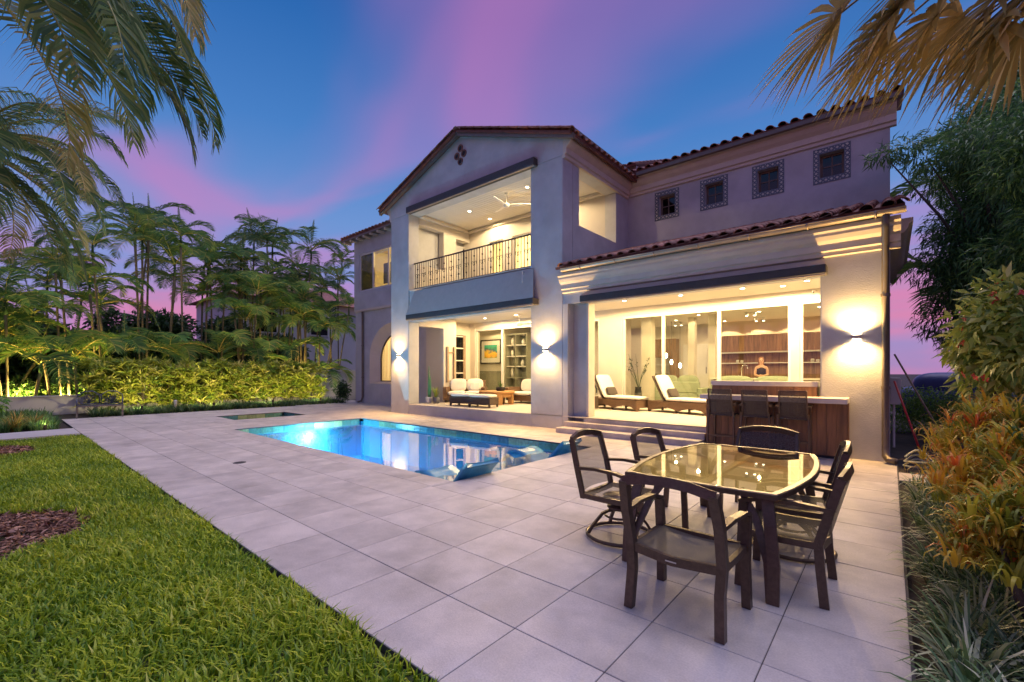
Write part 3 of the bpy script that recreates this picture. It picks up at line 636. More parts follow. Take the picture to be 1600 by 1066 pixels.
# upper left window, one dark pane and one showing a lit room
lwn = B('window', WHITE, -20.42, -20.34, 12.06, 12.14, 5.6, 7.5, label='wide white framed upper window with one lit pane')
for a in ((-20.34, -16.6, 5.6, 5.68), (-20.34, -16.6, 7.42, 7.5), (-19.28, -19.18, 5.68, 7.42), (-17.98, -17.9, 5.68, 7.42), (-16.68, -16.6, 5.68, 7.42)): B('frame', WHITE, a[0], a[1], 12.06, 12.14, a[2], a[3], lwn)
B('pane', DGLASS, -20.34, -19.28, 12.1, 12.106, 5.68, 7.42, lwn)
for a in ((-19.18, -17.98), (-17.9, -16.68)): B('pane', GLASS, a[0], a[1], 12.1, 12.106, 5.68, 7.42, lwn)
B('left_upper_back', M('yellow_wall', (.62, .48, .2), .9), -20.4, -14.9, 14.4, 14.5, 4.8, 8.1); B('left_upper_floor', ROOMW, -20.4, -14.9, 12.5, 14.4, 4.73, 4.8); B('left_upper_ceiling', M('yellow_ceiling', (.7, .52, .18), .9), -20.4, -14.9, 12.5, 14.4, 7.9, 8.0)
B('window_blind', M('grey_blind', (.3, .28, .25), .9, .3, 3, stretch=(1, 1, 30)), -19.15, -18.25, 12.6, 12.62, 5.95, 6.95)
lamp('upper_left_light', 'POINT', (-17.6, 13.3, 7.3), 110, (1, .66, .25), house, .1)
roof_plane('left_wing_roof', (-21.5, 11.55, 8.33), (1, 0, 0), (0, math.cos(.3), math.sin(.3)), 6.7, 4.0, 1)
B('left_eave', PIPE, -21.45, -14.86, 11.6, 12.02, 8.2, 8.31)
rm = MB(); rm.box(-.05, .05, -.4, .0, -.1, 0); rme = rm.mesh('rafter_tail', TRIM)
for i in range(11): o = link('rafter_tail', rme, house, mw=Matrix.Translation((-21.2 + i * .6, 12.02, 8.199)))
pipe([(-20.2, 12.05, 4.6), (-20.2, 12.07, 4.4), (-20.2, 12.07, 3.9), (-20.2, 12.07, .3), (-20.2, 12.0, .12), (-20.3, 11.85, .07)], .05)

# ------------------------------------------------------------------ back wall of the patios: sliding doors
Yd = 14.06
for a in ((-14.9, -14.2, .37, 3.76), (-14.2, -7.9, 3.5, 3.76), (-7.9, -7.02, .37, 3.76), (-7.02, -.38, 3.5, 3.76)): B('patio_back_wall', STUCCO_IN, a[0], a[1], Yd + (.0 if a[2] < 1 else .01), Yd + .3, a[2], a[3])
def slider(x0, x1, cuts, dy=0.0):
    fr = B('sliding_door', WHITE, x0, x0 + .07, Yd + .05 + dy, Yd + .13 + dy, .37, 3.5)
    B('frame', WHITE, x0 + .07, x1, Yd + .05 + dy, Yd + .13 + dy, 3.40, 3.5, fr); B('frame', WHITE, x0 + .07, x1, Yd + .05 + dy, Yd + .13 + dy, .372, .42, fr)
    e = [x0 + .07] + list(cuts) + [x1]
    for c_ in list(cuts): B('stile', WHITE, c_ - .045, c_ + .045, Yd + .04 + dy, Yd + .14 + dy, .42, 3.40, fr)
    B('stile', WHITE, x1 - .07, x1, Yd + .045 + dy, Yd + .135 + dy, .42, 3.40, fr)
    for p, q in zip(e[:-1], e[1:]): B('pane', GLASS, p + .02, q - .02, Yd + .085 + dy, Yd + .091 + dy, .42, 3.40, fr)
slider(-14.2, -7.9, (-12.6, -10.9, -9.3)); slider(-7.02, -2.05, (-5.60, -3.9)); slider(-1.85, -.38, (-1.1,))
B('door_post', STUCCO_IN, -2.05, -1.85, Yd + .02, Yd + .2, .37, 3.5)
# interior shell
B('room_ceiling', CEIL, -18.5, -.38, Yd + .3, 21.6, 3.76, 3.84); B('room_floor', STONE_IN, -18.5, -.38, 14.0, 21.6, .3515, .369)
B('room_back_wall', STUCCO_IN, -14.0, -.38, 21.0, 21.2, .37, 3.76); B('room_side_wall', STUCCO_IN, -18.6, -18.5, 15.3, 21.2, .37, 3.76); B('room_side_wall', STUCCO_IN, -15.35, -15.26, 12.5, 15.3, .37, 3.76)
B('divider_wall', STUCCO_IN, -18.5, -8.3, 17.3, 17.45, .37, 3.76); B('divider_wall', STUCCO_IN, -8.4, -8.3, 15.4, 17.3, .37, 3.76); B('room_pillar', STUCCO_IN, -7.3, -6.9, 16.2, 16.6, .37, 3.76)
B('room_pillar', STUCCO_IN, -6.2, -5.95, 18.2, 18.5, .37, 3.76); B('room_pillar', STUCCO_IN, -5.25, -5.0, 17.6, 17.9, .37, 3.76)
# french door on the left of the patio
fd = B('french_door', M('tan_door', (.40, .29, .18), .6, .1), -14.62, -14.55, 13.03, 13.12, .37, 3.2)
B('frame', WOODT, -14.62, -14.55, 13.69, 13.78, .37, 3.2, fd)
for z in (.4, .95, 1.5, 2.05, 2.6, 3.12): B('muntin', WHITE, -14.61, -14.56, 13.12, 13.69, z, z + .05, fd)
for z in (.45, 1.0, 1.55, 2.10, 2.65): B('pane', DGLASS, -14.59, -14.583, 13.12, 13.69, z, z + .5 if z < 2.6 else 3.12, fd)
B('black_door_panel', DARK, -15.2, -15.1, 12.6, 14.0, .37, 3.3)  # black-coloured panel in place of the unlit space past the door
# ------------------------------------------------------------------ lamps on and in the house
BULB = emit('lamp_glow', (1.0, .80, .52), 22); SMALLBULB = emit('small_lamp_glow', (1.0, .86, .66), 14)
SCON = M('sconce_metal', (.42, .36, .30), .4, .05, metal=.5)
def sconce(x, lb):
    t = thing('wall_sconce', lb, 'wall lamp', (x, F, 2.2), 0, 'up and down wall lamps on the columns')
    m1 = MB(); m1.box(-.07, .07, -.10, 0, -.035, -.02); m1.box(-.07, .07, -.10, 0, .02, .035); m1.box(-.07, .07, -.10, -.092, -.02, .02); m1.box(-.07, -.062, -.092, 0, -.02, .02); m1.box(.062, .07, -.092, 0, -.02, .02); m1.build('housing', SCON, t)
    for s in (1, -1):
        m2 = MB(); m2.box(-.055, .055, -.085, -.01, s * .036, s * .040); m2.build('lens', BULB, t)
        lamp('sconce_light', 'SPOT', (0, -.10, s * .05), 190, WARM, t, .025, R(150), .9, (R(180), 0, 0) if s == 1 else (0, 0, 0))
sconce(-14.29, 'lit wall lamp on the far left column by the arched window'); sconce(-7.36, 'lit wall lamp on the column between the two patios'); sconce(-.46, 'lit wall lamp on the right end column above the bar')
DISC = None
def downlight(x, y, z, e, lb, grp, spot=178, col=WARM2, bulb=True):
    t = thing('recessed_downlight', lb, 'ceiling light', (x, y, z), 0, grp)
    m1 = MB(); m1.lathe([(.085, 0), (.085, -.008), (.06, -.008), (.055, .0)], 16); m1.build('trim_ring', WHITE, t)
    m2 = MB(); m2.lathe([(.054, -.004), (.05, -.007)], 14); m2.build('lens', BULB, t)
    lamp('downlight_beam', 'SPOT', (0, 0, -.03), e, col, t, .04, R(spot), .15)
for i, (x, y) in enumerate(((-6.21, 12.59), (-4.55, 12.75), (-2.94, 12.74), (-2.08, 13.05), (-1.52, 12.68))):
    downlight(x, y, 3.76, 240, 'lit recessed ceiling light of the right patio, %s' % ('the leftmost', 'second from the left', 'in the middle', 'second from the right', 'the rightmost')[i], 'ceiling lights of the right patio')
for i, (x, y) in enumerate(((-12.55, 13.0), (-10.95, 13.05))):
    downlight(x, y, 3.76, 200, ('lit recessed ceiling light left of the patio fan', 'lit recessed ceiling light right of the patio fan')[i], 'ceiling lights of the left patio')
downlight(-9.0, 12.3, 3.76, 170, 'recessed ceiling light hidden behind the middle column', 'ceiling lights of the left patio')
for i, (x, y) in enumerate(((-12.0, 11.6), (-9.0, 12.5), (-9.0, 11.3), (-12.0, 12.7))):
    downlight(x, y, 7.6, 105, 'small recessed light in the planked balcony ceiling, %s' % ('front left', 'back right', 'front right', 'back left')[i], 'balcony ceiling lights', col=(1, .74, .40), spot=165)
# rooms behind the glass
for i, (x, y) in enumerate(sorted(((-15.7, 16.4), (-13.9, 15.9), (-12.3, 15.6), (-10.0, 15.6), (-6.3, 15.2), (-4.4, 15.6), (-2.4, 15.6), (-5.6, 17.6), (-3.6, 18.0), (-1.8, 18.0), (-6.9, 18.8), (-9.6, 19.3)), key=lambda p: p[0] / p[1])):
    downlight(x, y, 3.76, 70, 'recessed ceiling light in the rooms behind the glass, %s from the left' % ordn(i), 'ceiling lights indoors', 165)
for i, x in enumerate((-5.4, -4.2, -3.0, -1.8, -.8)):
    downlight(x, 20.4, 3.76, 75, 'ceiling light washing the wall above the kitchen cabinets, %s from the left' % ordn(i), 'kitchen wall washer lights', 120)
# ------------------------------------------------------------------ furniture
FRAME = M('bronze_aluminium', (.115, .08, .055), .38, .2, 30, .08, 200, metal=.55)
def meshy(name, col, op):
    m = newmat(name); t = m.node_tree; N = t.nodes.new; K = t.links.new
    o = N('ShaderNodeOutputMaterial'); mx = N('ShaderNodeMixShader'); tr = N('ShaderNodeBsdfTransparent'); p = N('ShaderNodeBsdfPrincipled'); mx.inputs[0].default_value = op
    c = N('ShaderNodeTexCoord'); n = N('ShaderNodeTexNoise'); n.inputs['Scale'].default_value = 90; K(c.outputs['Object'], n.inputs['Vector'])
    r = N('ShaderNodeValToRGB'); r.color_ramp.elements[0].color = (*[x * .6 for x in col], 1); r.color_ramp.elements[1].color = (*[x * 1.4 for x in col], 1); K(n.outputs[0], r.inputs[0]); K(r.outputs[0], p.inputs['Base Color'])
    p.inputs['Roughness'].default_value = .6; K(tr.outputs[0], mx.inputs[1]); K(p.outputs[0], mx.inputs[2]); K(mx.outputs[0], o.inputs[0]); return m
SLING = meshy('sling_mesh', (.15, .115, .075), .62); SLINGD = meshy('dark_sling_mesh', (.075, .06, .045), .78)
WICK = M('brown_wicker', (.135, .075, .04), .65, .45, 45, .7, 90, stretch=(1, 1, 2)); WICKD = M('dark_wicker', (.07, .045, .03), .65, .45, 45, .7, 90)
CUSH = M('white_cushion', (.80, .77, .70), .9, .04, 5, .25, 14); PILD = M('dark_pillow', (.075, .062, .055), .9, .15, 20)
WALN = M('walnut_boards', (.20, .098, .045), .45, .45, 3.0, stretch=(5, 5, .5), rnd=.15); COUNT = M('counter_stone', (.66, .60, .53), .3, .06, 5)
PLACARD = M('maker_plate', (.6, .58, .54), .3, .02, metal=.8)

def chair_frame(t, sling_back=True, swivel=False, w=.56, plate=False, lw_=.028):
    """dining armchair, facing +y, origin on the floor under the seat"""
    hw = w / 2; legw = .055
    if not swivel:
        for sx in (-1, 1):
            m1 = MB(); m1.sweep([(sx * hw, -.27, 0), (sx * (hw - .01), -.245, .25), (sx * hw, -.235, .42), (sx * (hw + .005), -.30, .66), (sx * (hw - .01), -.36, .865)], lw_, legw, (0, 1, 0)); m1.build('leg', FRAME, t)
            m1 = MB(); m1.sweep([(sx * (hw + .005), .25, 0), (sx * hw, .235, .3), (sx * (hw + .01), .22, .62)], lw_, legw, (0, 1, 0)); m1.build('leg', FRAME, t)
    else:
        for sx in (-1, 1):
            m1 = MB(); m1.sweep([(sx * hw, -.235, .38), (sx * (hw + .005), -.30, .66), (sx * (hw - .01), -.37, .92)], .028, .05, (0, 1, 0)); m1.build('back_post', FRAME, t)
            m1 = MB(); m1.sweep([(sx * hw, .235, .40), (sx * (hw + .01), .25, .52), (sx * (hw + .01), .2, .63)], .028, .04, (0, 1, 0)); m1.build('arm_post', FRAME, t)
        m1 = MB(); n = 28; m1.tube([(.31 * math.cos(2 * math.pi * i / n), .31 * math.sin(2 * math.pi * i / n), .022) for i in range(n + 1)], .017, 7, cap=False); m1.build('ring_base', FRAME, t, True)
        for a in range(4):
            th = R(45 + 90 * a); c_, s_ = math.cos(th), math.sin(th)
            m1 = MB(); m1.sweep([(.31 * c_, .31 * s_, .03), (.27 * c_, .27 * s_, .10), (.17 * c_, .17 * s_, .22), (.05 * c_, .05 * s_, .27)], .022, .03, (-s_, c_, 0)); m1.build('base_strut', FRAME, t)
        m1 = MB(); m1.lathe([(.10, .26), (.12, .275), (.12, .29), (.05, .30), (.045, .36), (.16, .37), (.16, .39)], 18); m1.build('swivel_hub', FRAME, t, True)
        m1 = MB(); n = 22; m1.tube([(.14 * math.cos(2 * math.pi * i / n), .14 * math.sin(2 * math.pi * i / n), .20) for i in range(n + 1)], .011, 6, cap=False); m1.build('inner_ring', FRAME, t, True)
    top = .865 if not swivel else .92; yb = -.36 if not swivel else -.37
    m1 = MB(); m1.sweep([(-hw + .0, yb, top - .005), (-hw * .5, yb - .025, top + .03), (0, yb - .033, top + .04), (hw * .5, yb - .025, top + .03), (hw - .0, yb, top - .005)], .028, .06, (0, .2, 1)); m1.build('top_rail', FRAME, t)
    m1 = MB(); m1.sweep([(-hw, -.24, .40), (0, -.27, .385), (hw, -.24, .40)], .03, .055, (0, 0, 1)); m1.bar((-hw, .235, .405), (hw, .235, .405), .03, .045)
    for sx in (-1, 1): m1.sweep([(sx * hw, -.24, .405), (sx * hw, 0, .40), (sx * hw, .235, .405)], .03, .045)
    m1.build('seat_frame', FRAME, t)
    for sx in (-1, 1):
        m1 = MB(); m1.sweep([(sx * (hw + .0), -.31, .655), (sx * (hw + .015), -.10, .672), (sx * (hw + .02), .12, .66), (sx * (hw + .012), .245, .625)], .048, .026); m1.build('armrest', FRAME, t)
    def sheet(fn, nu, nv):
        m1 = MB(); m1.add([fn(i / nu, j / nv) for i in range(nu + 1) for j in range(nv + 1)], [(i * (nv + 1) + j, (i + 1) * (nv + 1) + j, (i + 1) * (nv + 1) + j + 1, i * (nv + 1) + j + 1) for i in range(nu) for j in range(nv)]); return m1
    sheet(lambda u, v: ((u - .5) * (w - .03), -.23 + v * .46, .425 - .045 * math.sin(math.pi * u) * (.5 + .5 * math.sin(math.pi * v)) + .0 * v), 10, 8).build('seat_sling', SLING if sling_back is True else SLINGD, t, True)
    if sling_back:
        sheet(lambda u, v: ((u - .5) * (w - .04), (-.245 - .11 * v) - .045 * math.sin(math.pi * u), .44 + (top - .45) * v), 10, 8).build('back_sling', SLING if sling_back != 'dark' else SLINGD, t, True)
    if plate: m1 = MB(); m1.box(-.035, .035, -.292, -.289, .383, .391); m1.build('maker_plate', PLACARD, t)
CH = 'armchairs around the glass dining table'
def dchair(x, y, rz, lb, **k):
    t = thing('dining_chair', lb, 'chair', (x, y, 0), rz, CH); chair_frame(t, **k); return t
dchair(-1.03, 3.03, R(-2), 'bronze armchair nearest the viewer with an open back frame', sling_back=False, w=.58, plate=True, lw_=.055)
dchair(-1.97, 3.90, R(-90), 'swivel armchair on a round ring base at the pool side of the table', swivel=True)
dchair(-1.76, 4.78, R(-97), 'armchair at the pool side of the table, the far one by the table end')
dchair(-1.12, 5.55, R(176), 'armchair with a wide dark mesh back at the far end of the table', sling_back='dark', w=.62)
dchair(-.60, 3.86, R(90), 'four legged armchair on the hedge side of the table, nearer to the viewer')
dchair(-.66, 4.60, R(96), 'swivel armchair on the hedge side, tucked behind another chair', swivel=True)
# dining table
tb = thing('dining_table', 'bronze framed patio dining table with a tinted glass top', 'table', (-1.13, 4.41, 0))
def outline(k, m_=14):
    hx, hy, bx_, by_ = .555 - k, .985 - k, .12, .03; o = []
    for i in range(m_): s = -1 + 2 * i / m_; o.append((hx + bx_ * (1 - s * s), s * hy))
    for i in range(m_): s = 1 - 2 * i / m_; o.append((s * hx, hy + by_ * (1 - s * s)))
    for i in range(m_): s = 1 - 2 * i / m_; o.append((-hx - bx_ * (1 - s * s), s * hy))
    for i in range(m_): s = -1 + 2 * i / m_; o.append((s * hx, -hy - by_ * (1 - s * s)))
    return o
o1, o2 = outline(0), outline(.045); n = len(o1); m1 = MB()
ring = [(p, z) for p, z in ()]; vs_ = [(x, y, .70) for x, y in o1] + [(x, y, .735) for x, y in o1] + [(x, y, .742) for x, y in outline(.008)] + [(x, y, .742) for x, y in o2] + [(x, y, .70) for x, y in o2]
fs = [(k * n + i, k * n + (i + 1) % n, ((k + 1) % 5) * n + (i + 1) % n, ((k + 1) % 5) * n + i) for k in range(5) for i in range(n)]
m1.add(vs_, fs); m1.build('table_rim', FRAME, tb)
TGLASS = glassy('tinted_table_glass', (.50, .50, .42), 1.55, .02, gl=(1, .97, .86), refl_mul=1.5)
m1 = MB(); m1.add([(x, y, .738) for x, y in o2], [tuple(range(n))]); m1.build('glass_top', TGLASS, tb)
for sx in (-1, 1):
    for sy in (-1, 1):
        m1 = MB(); m1.sweep([(sx * .53, sy * 1.0, 0), (sx * .53, sy * .97, .25), (sx * .50, sy * .92, .5), (sx * .47, sy * .86, .70)], .075, .032, (0, 1, 0)); lg = m1.build('leg', FRAME, tb)
        m1 = MB(); m1.sweep([(sx * .51, sy * .985, .0), (sx * .485, sy * .93, .25), (sx * .40, sy * .84, .5), (sx * .28, sy * .78, .70)], .03, .05, (1, 0, 0)); m1.build('leg_brace', FRAME, lg)
m1 = MB(); m1.bar((-.47, -.82, .685), (.47, -.82, .685), .04, .03); m1.bar((-.47, .82, .685), (.47, .82, .685), .04, .03); m1.bar((0, -.82, .68), (0, .82, .68), .05, .025); m1.build('under_frame', FRAME, tb)

# bar counter
bar = thing('bar_counter', 'two level outdoor bar with walnut boards and pale stone tops', 'bar', (-1.8, 10.0, 0), world_parts=True)
def BB(nm, mat, *a, bev=0, lb=None): return B(nm, mat, *a, parent=bar, bev=bev, label=lb)
BB('counter_top', COUNT, -3.02, -.56, 9.55, 10.12, 1.01, 1.105, bev=.006); BB('raised_top', COUNT, -2.96, -1.04, 10.13, 10.62, 1.285, 1.38, bev=.006)
for i in range(16): x = -2.98 + i * .15; BB('front_board', WALN, x + .002, x + .148, 9.86, 9.89, .05, 1.009)
for i in range(2): BB('end_board', WALN, -.58, -.56 - .001, 9.86 + i * .12 + .031, 9.975 + i * .12, .0, 1.009)
for i in range(12): x = -2.94 + i * .157; BB('upper_board', WALN, x + .002, x + .155, 10.2, 10.22, 1.106, 1.284)
BB('carcass', WALN, -2.96, -.59, 9.892, 10.09, 0, 1.009); BB('carcass', WALN, -2.94, -1.05, 10.13, 10.6, .37, 1.284); BB('kick_board', DARK, -2.96, -.6, 9.90 - .03, 9.889, 0, .049)
def stool(x, y, rz, lb):
    t = thing('bar_stool', lb, 'bar stool', (x, y, 0), rz, 'bar stools at the outdoor bar')
    for sx in (-1, 1):
        m1 = MB(); m1.sweep([(sx * .25, -.24, 0), (sx * .235, -.20, .72), (sx * .235, -.22, .80)], .025, .045, (0, 1, 0)); m1.build('leg', FRAME, t)
        m1 = MB(); m1.sweep([(sx * .25, .22, 0), (sx * .24, .20, .94)], .025, .045, (0, 1, 0)); m1.build('leg', FRAME, t)
        m1 = MB(); m1.sweep([(sx * .215, -.16, .72), (sx * .215, -.24, .95), (sx * .21, -.30, 1.23)], .022, .03, (0, 1, 0)); m1.build('back_post', FRAME, t)
        m1 = MB(); m1.sweep([(sx * .25, -.22, .93), (sx * .25, .0, .96), (sx * .25, .2, .95)], .05, .03); m1.build('armrest', SLINGD if 0 else FRAME, t)
    for z, y_ in ((.26, .215), (.30, -.225)): m1 = MB(); m1.bar((-.24, y_, z), (.24, y_, z), .025, .025); m1.build('foot_rail', FRAME, t)
    m1 = MB(); m1.bar((-.21, -.30, 1.225), (.21, -.30, 1.225), .024, .024); m1.build('top_rail', FRAME, t); m1 = MB(); m1.bar((-.215, -.165, .735), (.215, -.165, .735), .024, .024); m1.build('seat_rail', FRAME, t)
    m1 = MB(); m1.add([((u - .5) * .41, -.165 - .135 * v - .02 * math.sin(math.pi * u), .745 + .47 * v) for u in np.linspace(0, 1, 7) for v in np.linspace(0, 1, 7)], [(i * 7 + j, i * 7 + 7 + j, i * 7 + 8 + j, i * 7 + 1 + j) for i in range(6) for j in range(6)]); m1.build('back_sling', SLINGD, t, True)
    m1 = MB(); m1.bbox(-.22, .22, -.2, .22, .70, .735, .01); m1.build('seat', SLINGD, t)
stool(-2.56, 9.62, R(-2), 'dark mesh bar stool closest to the patio steps'); stool(-1.96, 9.62, R(1), 'dark mesh bar stool in the middle of the three'); stool(-1.35, 9.62, R(3), 'dark mesh bar stool closest to the right end column')

# chaise longues in the right patio
def chaise(x, y, rz, lb):
    t = thing('chaise_longue', lb, 'chaise', (x, y, .37), rz, 'wicker chaise longues of the right patio')
    m1 = MB()   # wicker skirt with scalloped lower edge, long axis +x (foot)
    for sy in (-1, 1):
        pts = [(0, .06)] + [(.12 + .18 * i, .06 + .10 * abs(math.sin(i * math.pi / 5))) for i in range(10)] + [(1.9, .0), (1.9, .33), (0, .33)]
        m1.prism([(p[0], p[1]) for p in pts], 1, sy * .36 - .012, sy * .36 + .012)
    m1.prism([(-.36, 0), (-.30, 0), (-.2, .1), (.2, .1), (.3, 0), (.36, 0), (.36, .33), (-.36, .33)], 0, 1.89, 1.915); m1.box(0, .02, -.36, .36, .05, .33); m1.box(.02, 1.89, -.35, .35, .28, .33); m1.build('wicker_base', WICK, t)
    for sx, sy in ((.03, -.34), (.03, .34), (.95, -.34), (.95, .34), (1.86, -.34), (1.86, .34)): m1 = MB(); m1.bbox(sx - .03, sx + .03, sy - .03, sy + .03, 0, .3, .006); m1.build('leg', WICKD, t)
    m1 = MB(); m1.cushion(.52, 1.92, -.34, .34, .33, .45); m1.build('seat_cushion', CUSH, t, True)
    mt = Matrix.Translation((.52, 0, .36)) @ Matrix.Rotation(R(-62), 4, 'Y').inverted() if 0 else Matrix.Translation((.55, 0, .35)) @ Matrix.Rotation(R(62), 4, 'Y') @ Matrix.Rotation(R(180), 4, 'Z')
    m1 = MB(); m1.cushion(.0, .82, -.34, .34, .0, .12, mat=mt); m1.build('back_cushion', CUSH, t, True)
    m1 = MB(); m1.bbox(-.02, .84, -.36, .36, -.04, -.005, .01, mat=mt); m1.build('back_frame', WICKD, t)
    m1 = MB(); m1.cushion(.02, .30, -.22, .22, .13, .24, mat=mt); m1.build('bolster', PILD, t, True)
chaise(-7.6, 13.38, R(-13), 'wicker chaise with white cushions beside the wicker side table'); chaise(-5.55, 13.35, R(-13), 'wicker chaise with white cushions just left of the bar')
st = thing('side_table', 'small dark wicker side table at the left end of the right patio', 'side table', (-7.47, 12.5, .37)); m1 = MB(); m1.bbox(-.27, .27, -.27, .27, .04, .42, .01); m1.build('body', WICKD, st); m1 = MB(); m1.bbox(-.29, .29, -.29, .29, .42, .445, .005); m1.build('top', M('glass_slab', (.5, .5, .45), .1), st)
el = thing('animal_figurine', 'dark four legged figurine on the wicker side table', 'figurine', (-7.47, 12.5, .815), R(20))
m1 = MB(); m1.cushion(-.16, .14, -.09, .09, .14, .36)
for sx in (-.11, .09):
    for sy in (-.05, .05): m1.tube([(sx, sy, .2), (sx, sy, 0)], [.035, .03], 8)
m1.ball((.2, 0, .33), (.08, .07, .09)); m1.tube([(.26, 0, .32), (.31, 0, .2), (.30, 0, .08)], [.035, .025, .018], 8); m1.build('body', M('dark_ceramic', (.03, .035, .045), .3), el, True)
m1 = MB(); m1.ball((.17, .085, .35), (.05, .012, .06)); m1.ball((.17, -.085, .35), (.05, .012, .06)); m1.build('ears', M('dark_ceramic_2', (.03, .035, .045), .3), el, True)

# left patio: love seat, ottomans, coffee table, sofa
def wsofa(nm, lb, x, y, rz, w, grp=None):
    t = thing(nm, lb, 'sofa', (x, y, .37), rz, grp); hw = w / 2   # faces -y
    m1 = MB(); m1.bbox(-hw, hw, -.42, .42, .10, .30, .01); m1.build('wicker_base', WICK, t)
    m1 = MB(); m1.prism([(.30, .10), (.42, .10), (.56, .86), (.48, .88), (.34, .45)], 0, -hw, hw); m1.build('backrest', WICK, t)
    for s in (-1, 1): m1 = MB(); m1.prism([(-.44, .10), (.44, .10), (.46, .60), (-.40, .62), (-.48, .58)], 0, s * hw - .07, s * hw + .07); m1.build('arm', WICK, t)
    for sx in (-1, 1):
        for sy in (-.38, .38): m1 = MB(); m1.bbox(sx * (hw - .03) - .03, sx * (hw - .03) + .03, sy - .03, sy + .03, 0, .10, .005); m1.build('leg', WICKD, t)
    k = 2
    for i in range(k):
        a = -hw + .08 + i * (w - .16) / k; b = a + (w - .16) / k
        m1 = MB(); m1.cushion(a, b, -.45, .32, .29, .45); m1.build('seat_cushion', CUSH, t, True)
        m1 = MB(); m1.cushion(a, b, -.09, .09, 0, .52, mat=Matrix.Translation((0, .30, .42)) @ Matrix.Rotation(R(-13), 4, 'X')); m1.build('back_cushion', CUSH, t, True)
    m1 = MB(); m1.cushion(-.2, .2, -.06, .06, 0, .38, mat=Matrix.Translation((hw * .45, .1, .44)) @ Matrix.Rotation(R(-18), 4, 'X') @ Matrix.Rotation(R(8), 4, 'Y')); m1.build('throw_pillow', M('striped_fabric', (.68, .67, .64), .9, .15, 8, stretch=(6, .2, .2)), t, True)
wsofa('love_seat', 'wicker love seat with white cushions behind the two ottomans', -12.95, 12.3, R(38), 1.5); wsofa('patio_sofa', 'white cushioned wicker sofa half hidden by the middle column', -10.3, 13.45, R(0), 2.1)
for (x, y, lb) in ((-11.6, 10.95, 'wicker ottoman with white cushion, the left of the pair'), (-10.62, 10.92, 'wicker ottoman with white cushion, the right of the pair')):
    t = thing('ottoman', lb, 'ottoman', (x, y, .37), R(12), 'wicker ottomans of the left patio'); m1 = MB(); m1.bbox(-.44, .44, -.3, .3, .09, .33, .01); m1.build('wicker_base', WICKD, t); m1 = MB(); m1.cushion(-.43, .43, -.29, .29, .32, .44); m1.build('cushion', CUSH, t, True)
    for sx in (-.40, .40):
        for sy in (-.26, .26): m1 = MB(); m1.bbox(sx - .03, sx + .03, sy - .03, sy + .03, 0, .09, .004); m1.build('leg', WICKD, t)
ct = thing('coffee_table', 'round golden wood coffee table with cut out arches', 'coffee table', (-11.3, 12.35, .37))
RAT = M('golden_rattan', (.42, .22, .075), .6, .35, 30, .5, 60, stretch=(1, 1, 3)); m1 = MB(); m1.lathe([(.66, .40), (.68, .42), (.68, .47), (.66, .49)], 36); m1.build('table_top', RAT, ct, True)
for a in range(4):
    m1 = MB(); vs_ = []; nn = 7
    for i in range(nn + 1):
        th = R(90 * a + 12 + 50 * i / nn); 
        for r_ in (.64, .50): vs_ += [(r_ * math.cos(th), r_ * math.sin(th), 0), (r_ * math.cos(th), r_ * math.sin(th), .40)]
    fs = [(i * 4, i * 4 + 4, i * 4 + 5, i * 4 + 1) for i in range(nn)] + [(i * 4 + 2, i * 4 + 3, i * 4 + 7, i * 4 + 6) for i in range(nn)] + [(0, 1, 3, 2), (nn * 4, nn * 4 + 2, nn * 4 + 3, nn * 4 + 1)]
    m1.add(vs_, fs); m1.build('leg', RAT, ct)
m1 = MB(); m1.lathe([(.60, .26), (.60, .40)], 30); m1.build('apron', RAT, ct, True)
bw = thing('table_planter', 'low dark bowl with a leafy plant on the coffee table', 'planter', (-11.15, 12.4, .862)); m1 = MB(); m1.lathe([(.12, 0), (.17, .02), (.18, .14), (.16, .14), (.15, .10)], 20); m1.build('bowl', DARK, bw, True)
GRN = leafmat('potted_leaf', (.05, .12, .04), (.12, .22, .06))
def spikes(n, ln, spread, wd, seed, arch=.4, z0=0):
    """strap leaves rising from one point and arching outwards"""
    r_ = np.random.default_rng(seed); V = []; Fq = []; Q = []
    for i in range(n):
        az = r_.uniform(0, 2 * math.pi); el = r_.uniform(.15, 1) ** .7 * spread; l = ln * r_.uniform(.6, 1.1); w = wd * r_.uniform(.7, 1.2); rr = r_.random(); d = np.array([math.cos(az), math.sin(az), 0]); sd = np.array([-d[1], d[0], 0]); p = d * r_.uniform(0, .06) + np.array([0, 0, z0]); b = len(V); k = 5; ang = el * .3
        for j in range(k + 1):
            t = j / k; ww_ = w * (1 - t) ** .6 * (.6 + .8 * min(t * 4, 1)) * .5; V += [p - sd * ww_, p + sd * ww_]; Q += [rr, rr]
            p = p + (d * math.sin(ang) + np.array([0, 0, 1]) * math.cos(ang)) * l / k; ang += el * (.3 + arch * t) * 2.2 / k * 1.6
        for j in range(k): Fq.append((b + 2 * j, b + 2 * j + 1, b + 2 * j + 3, b + 2 * j + 2))
    return np.array(V), np.array(Fq), np.array(Q)
def spike_part(name, mat, parent, *a, loc=(0, 0, 0), **k):
    V, Fq, Q = spikes(*a, **k); o = link(name, npmesh(name, V, Fq, mat, Q), parent); o.location = loc; return o
spike_part('leaves', GRN, bw, 16, .32, 1.1, .03, 3, loc=(0, 0, .1))
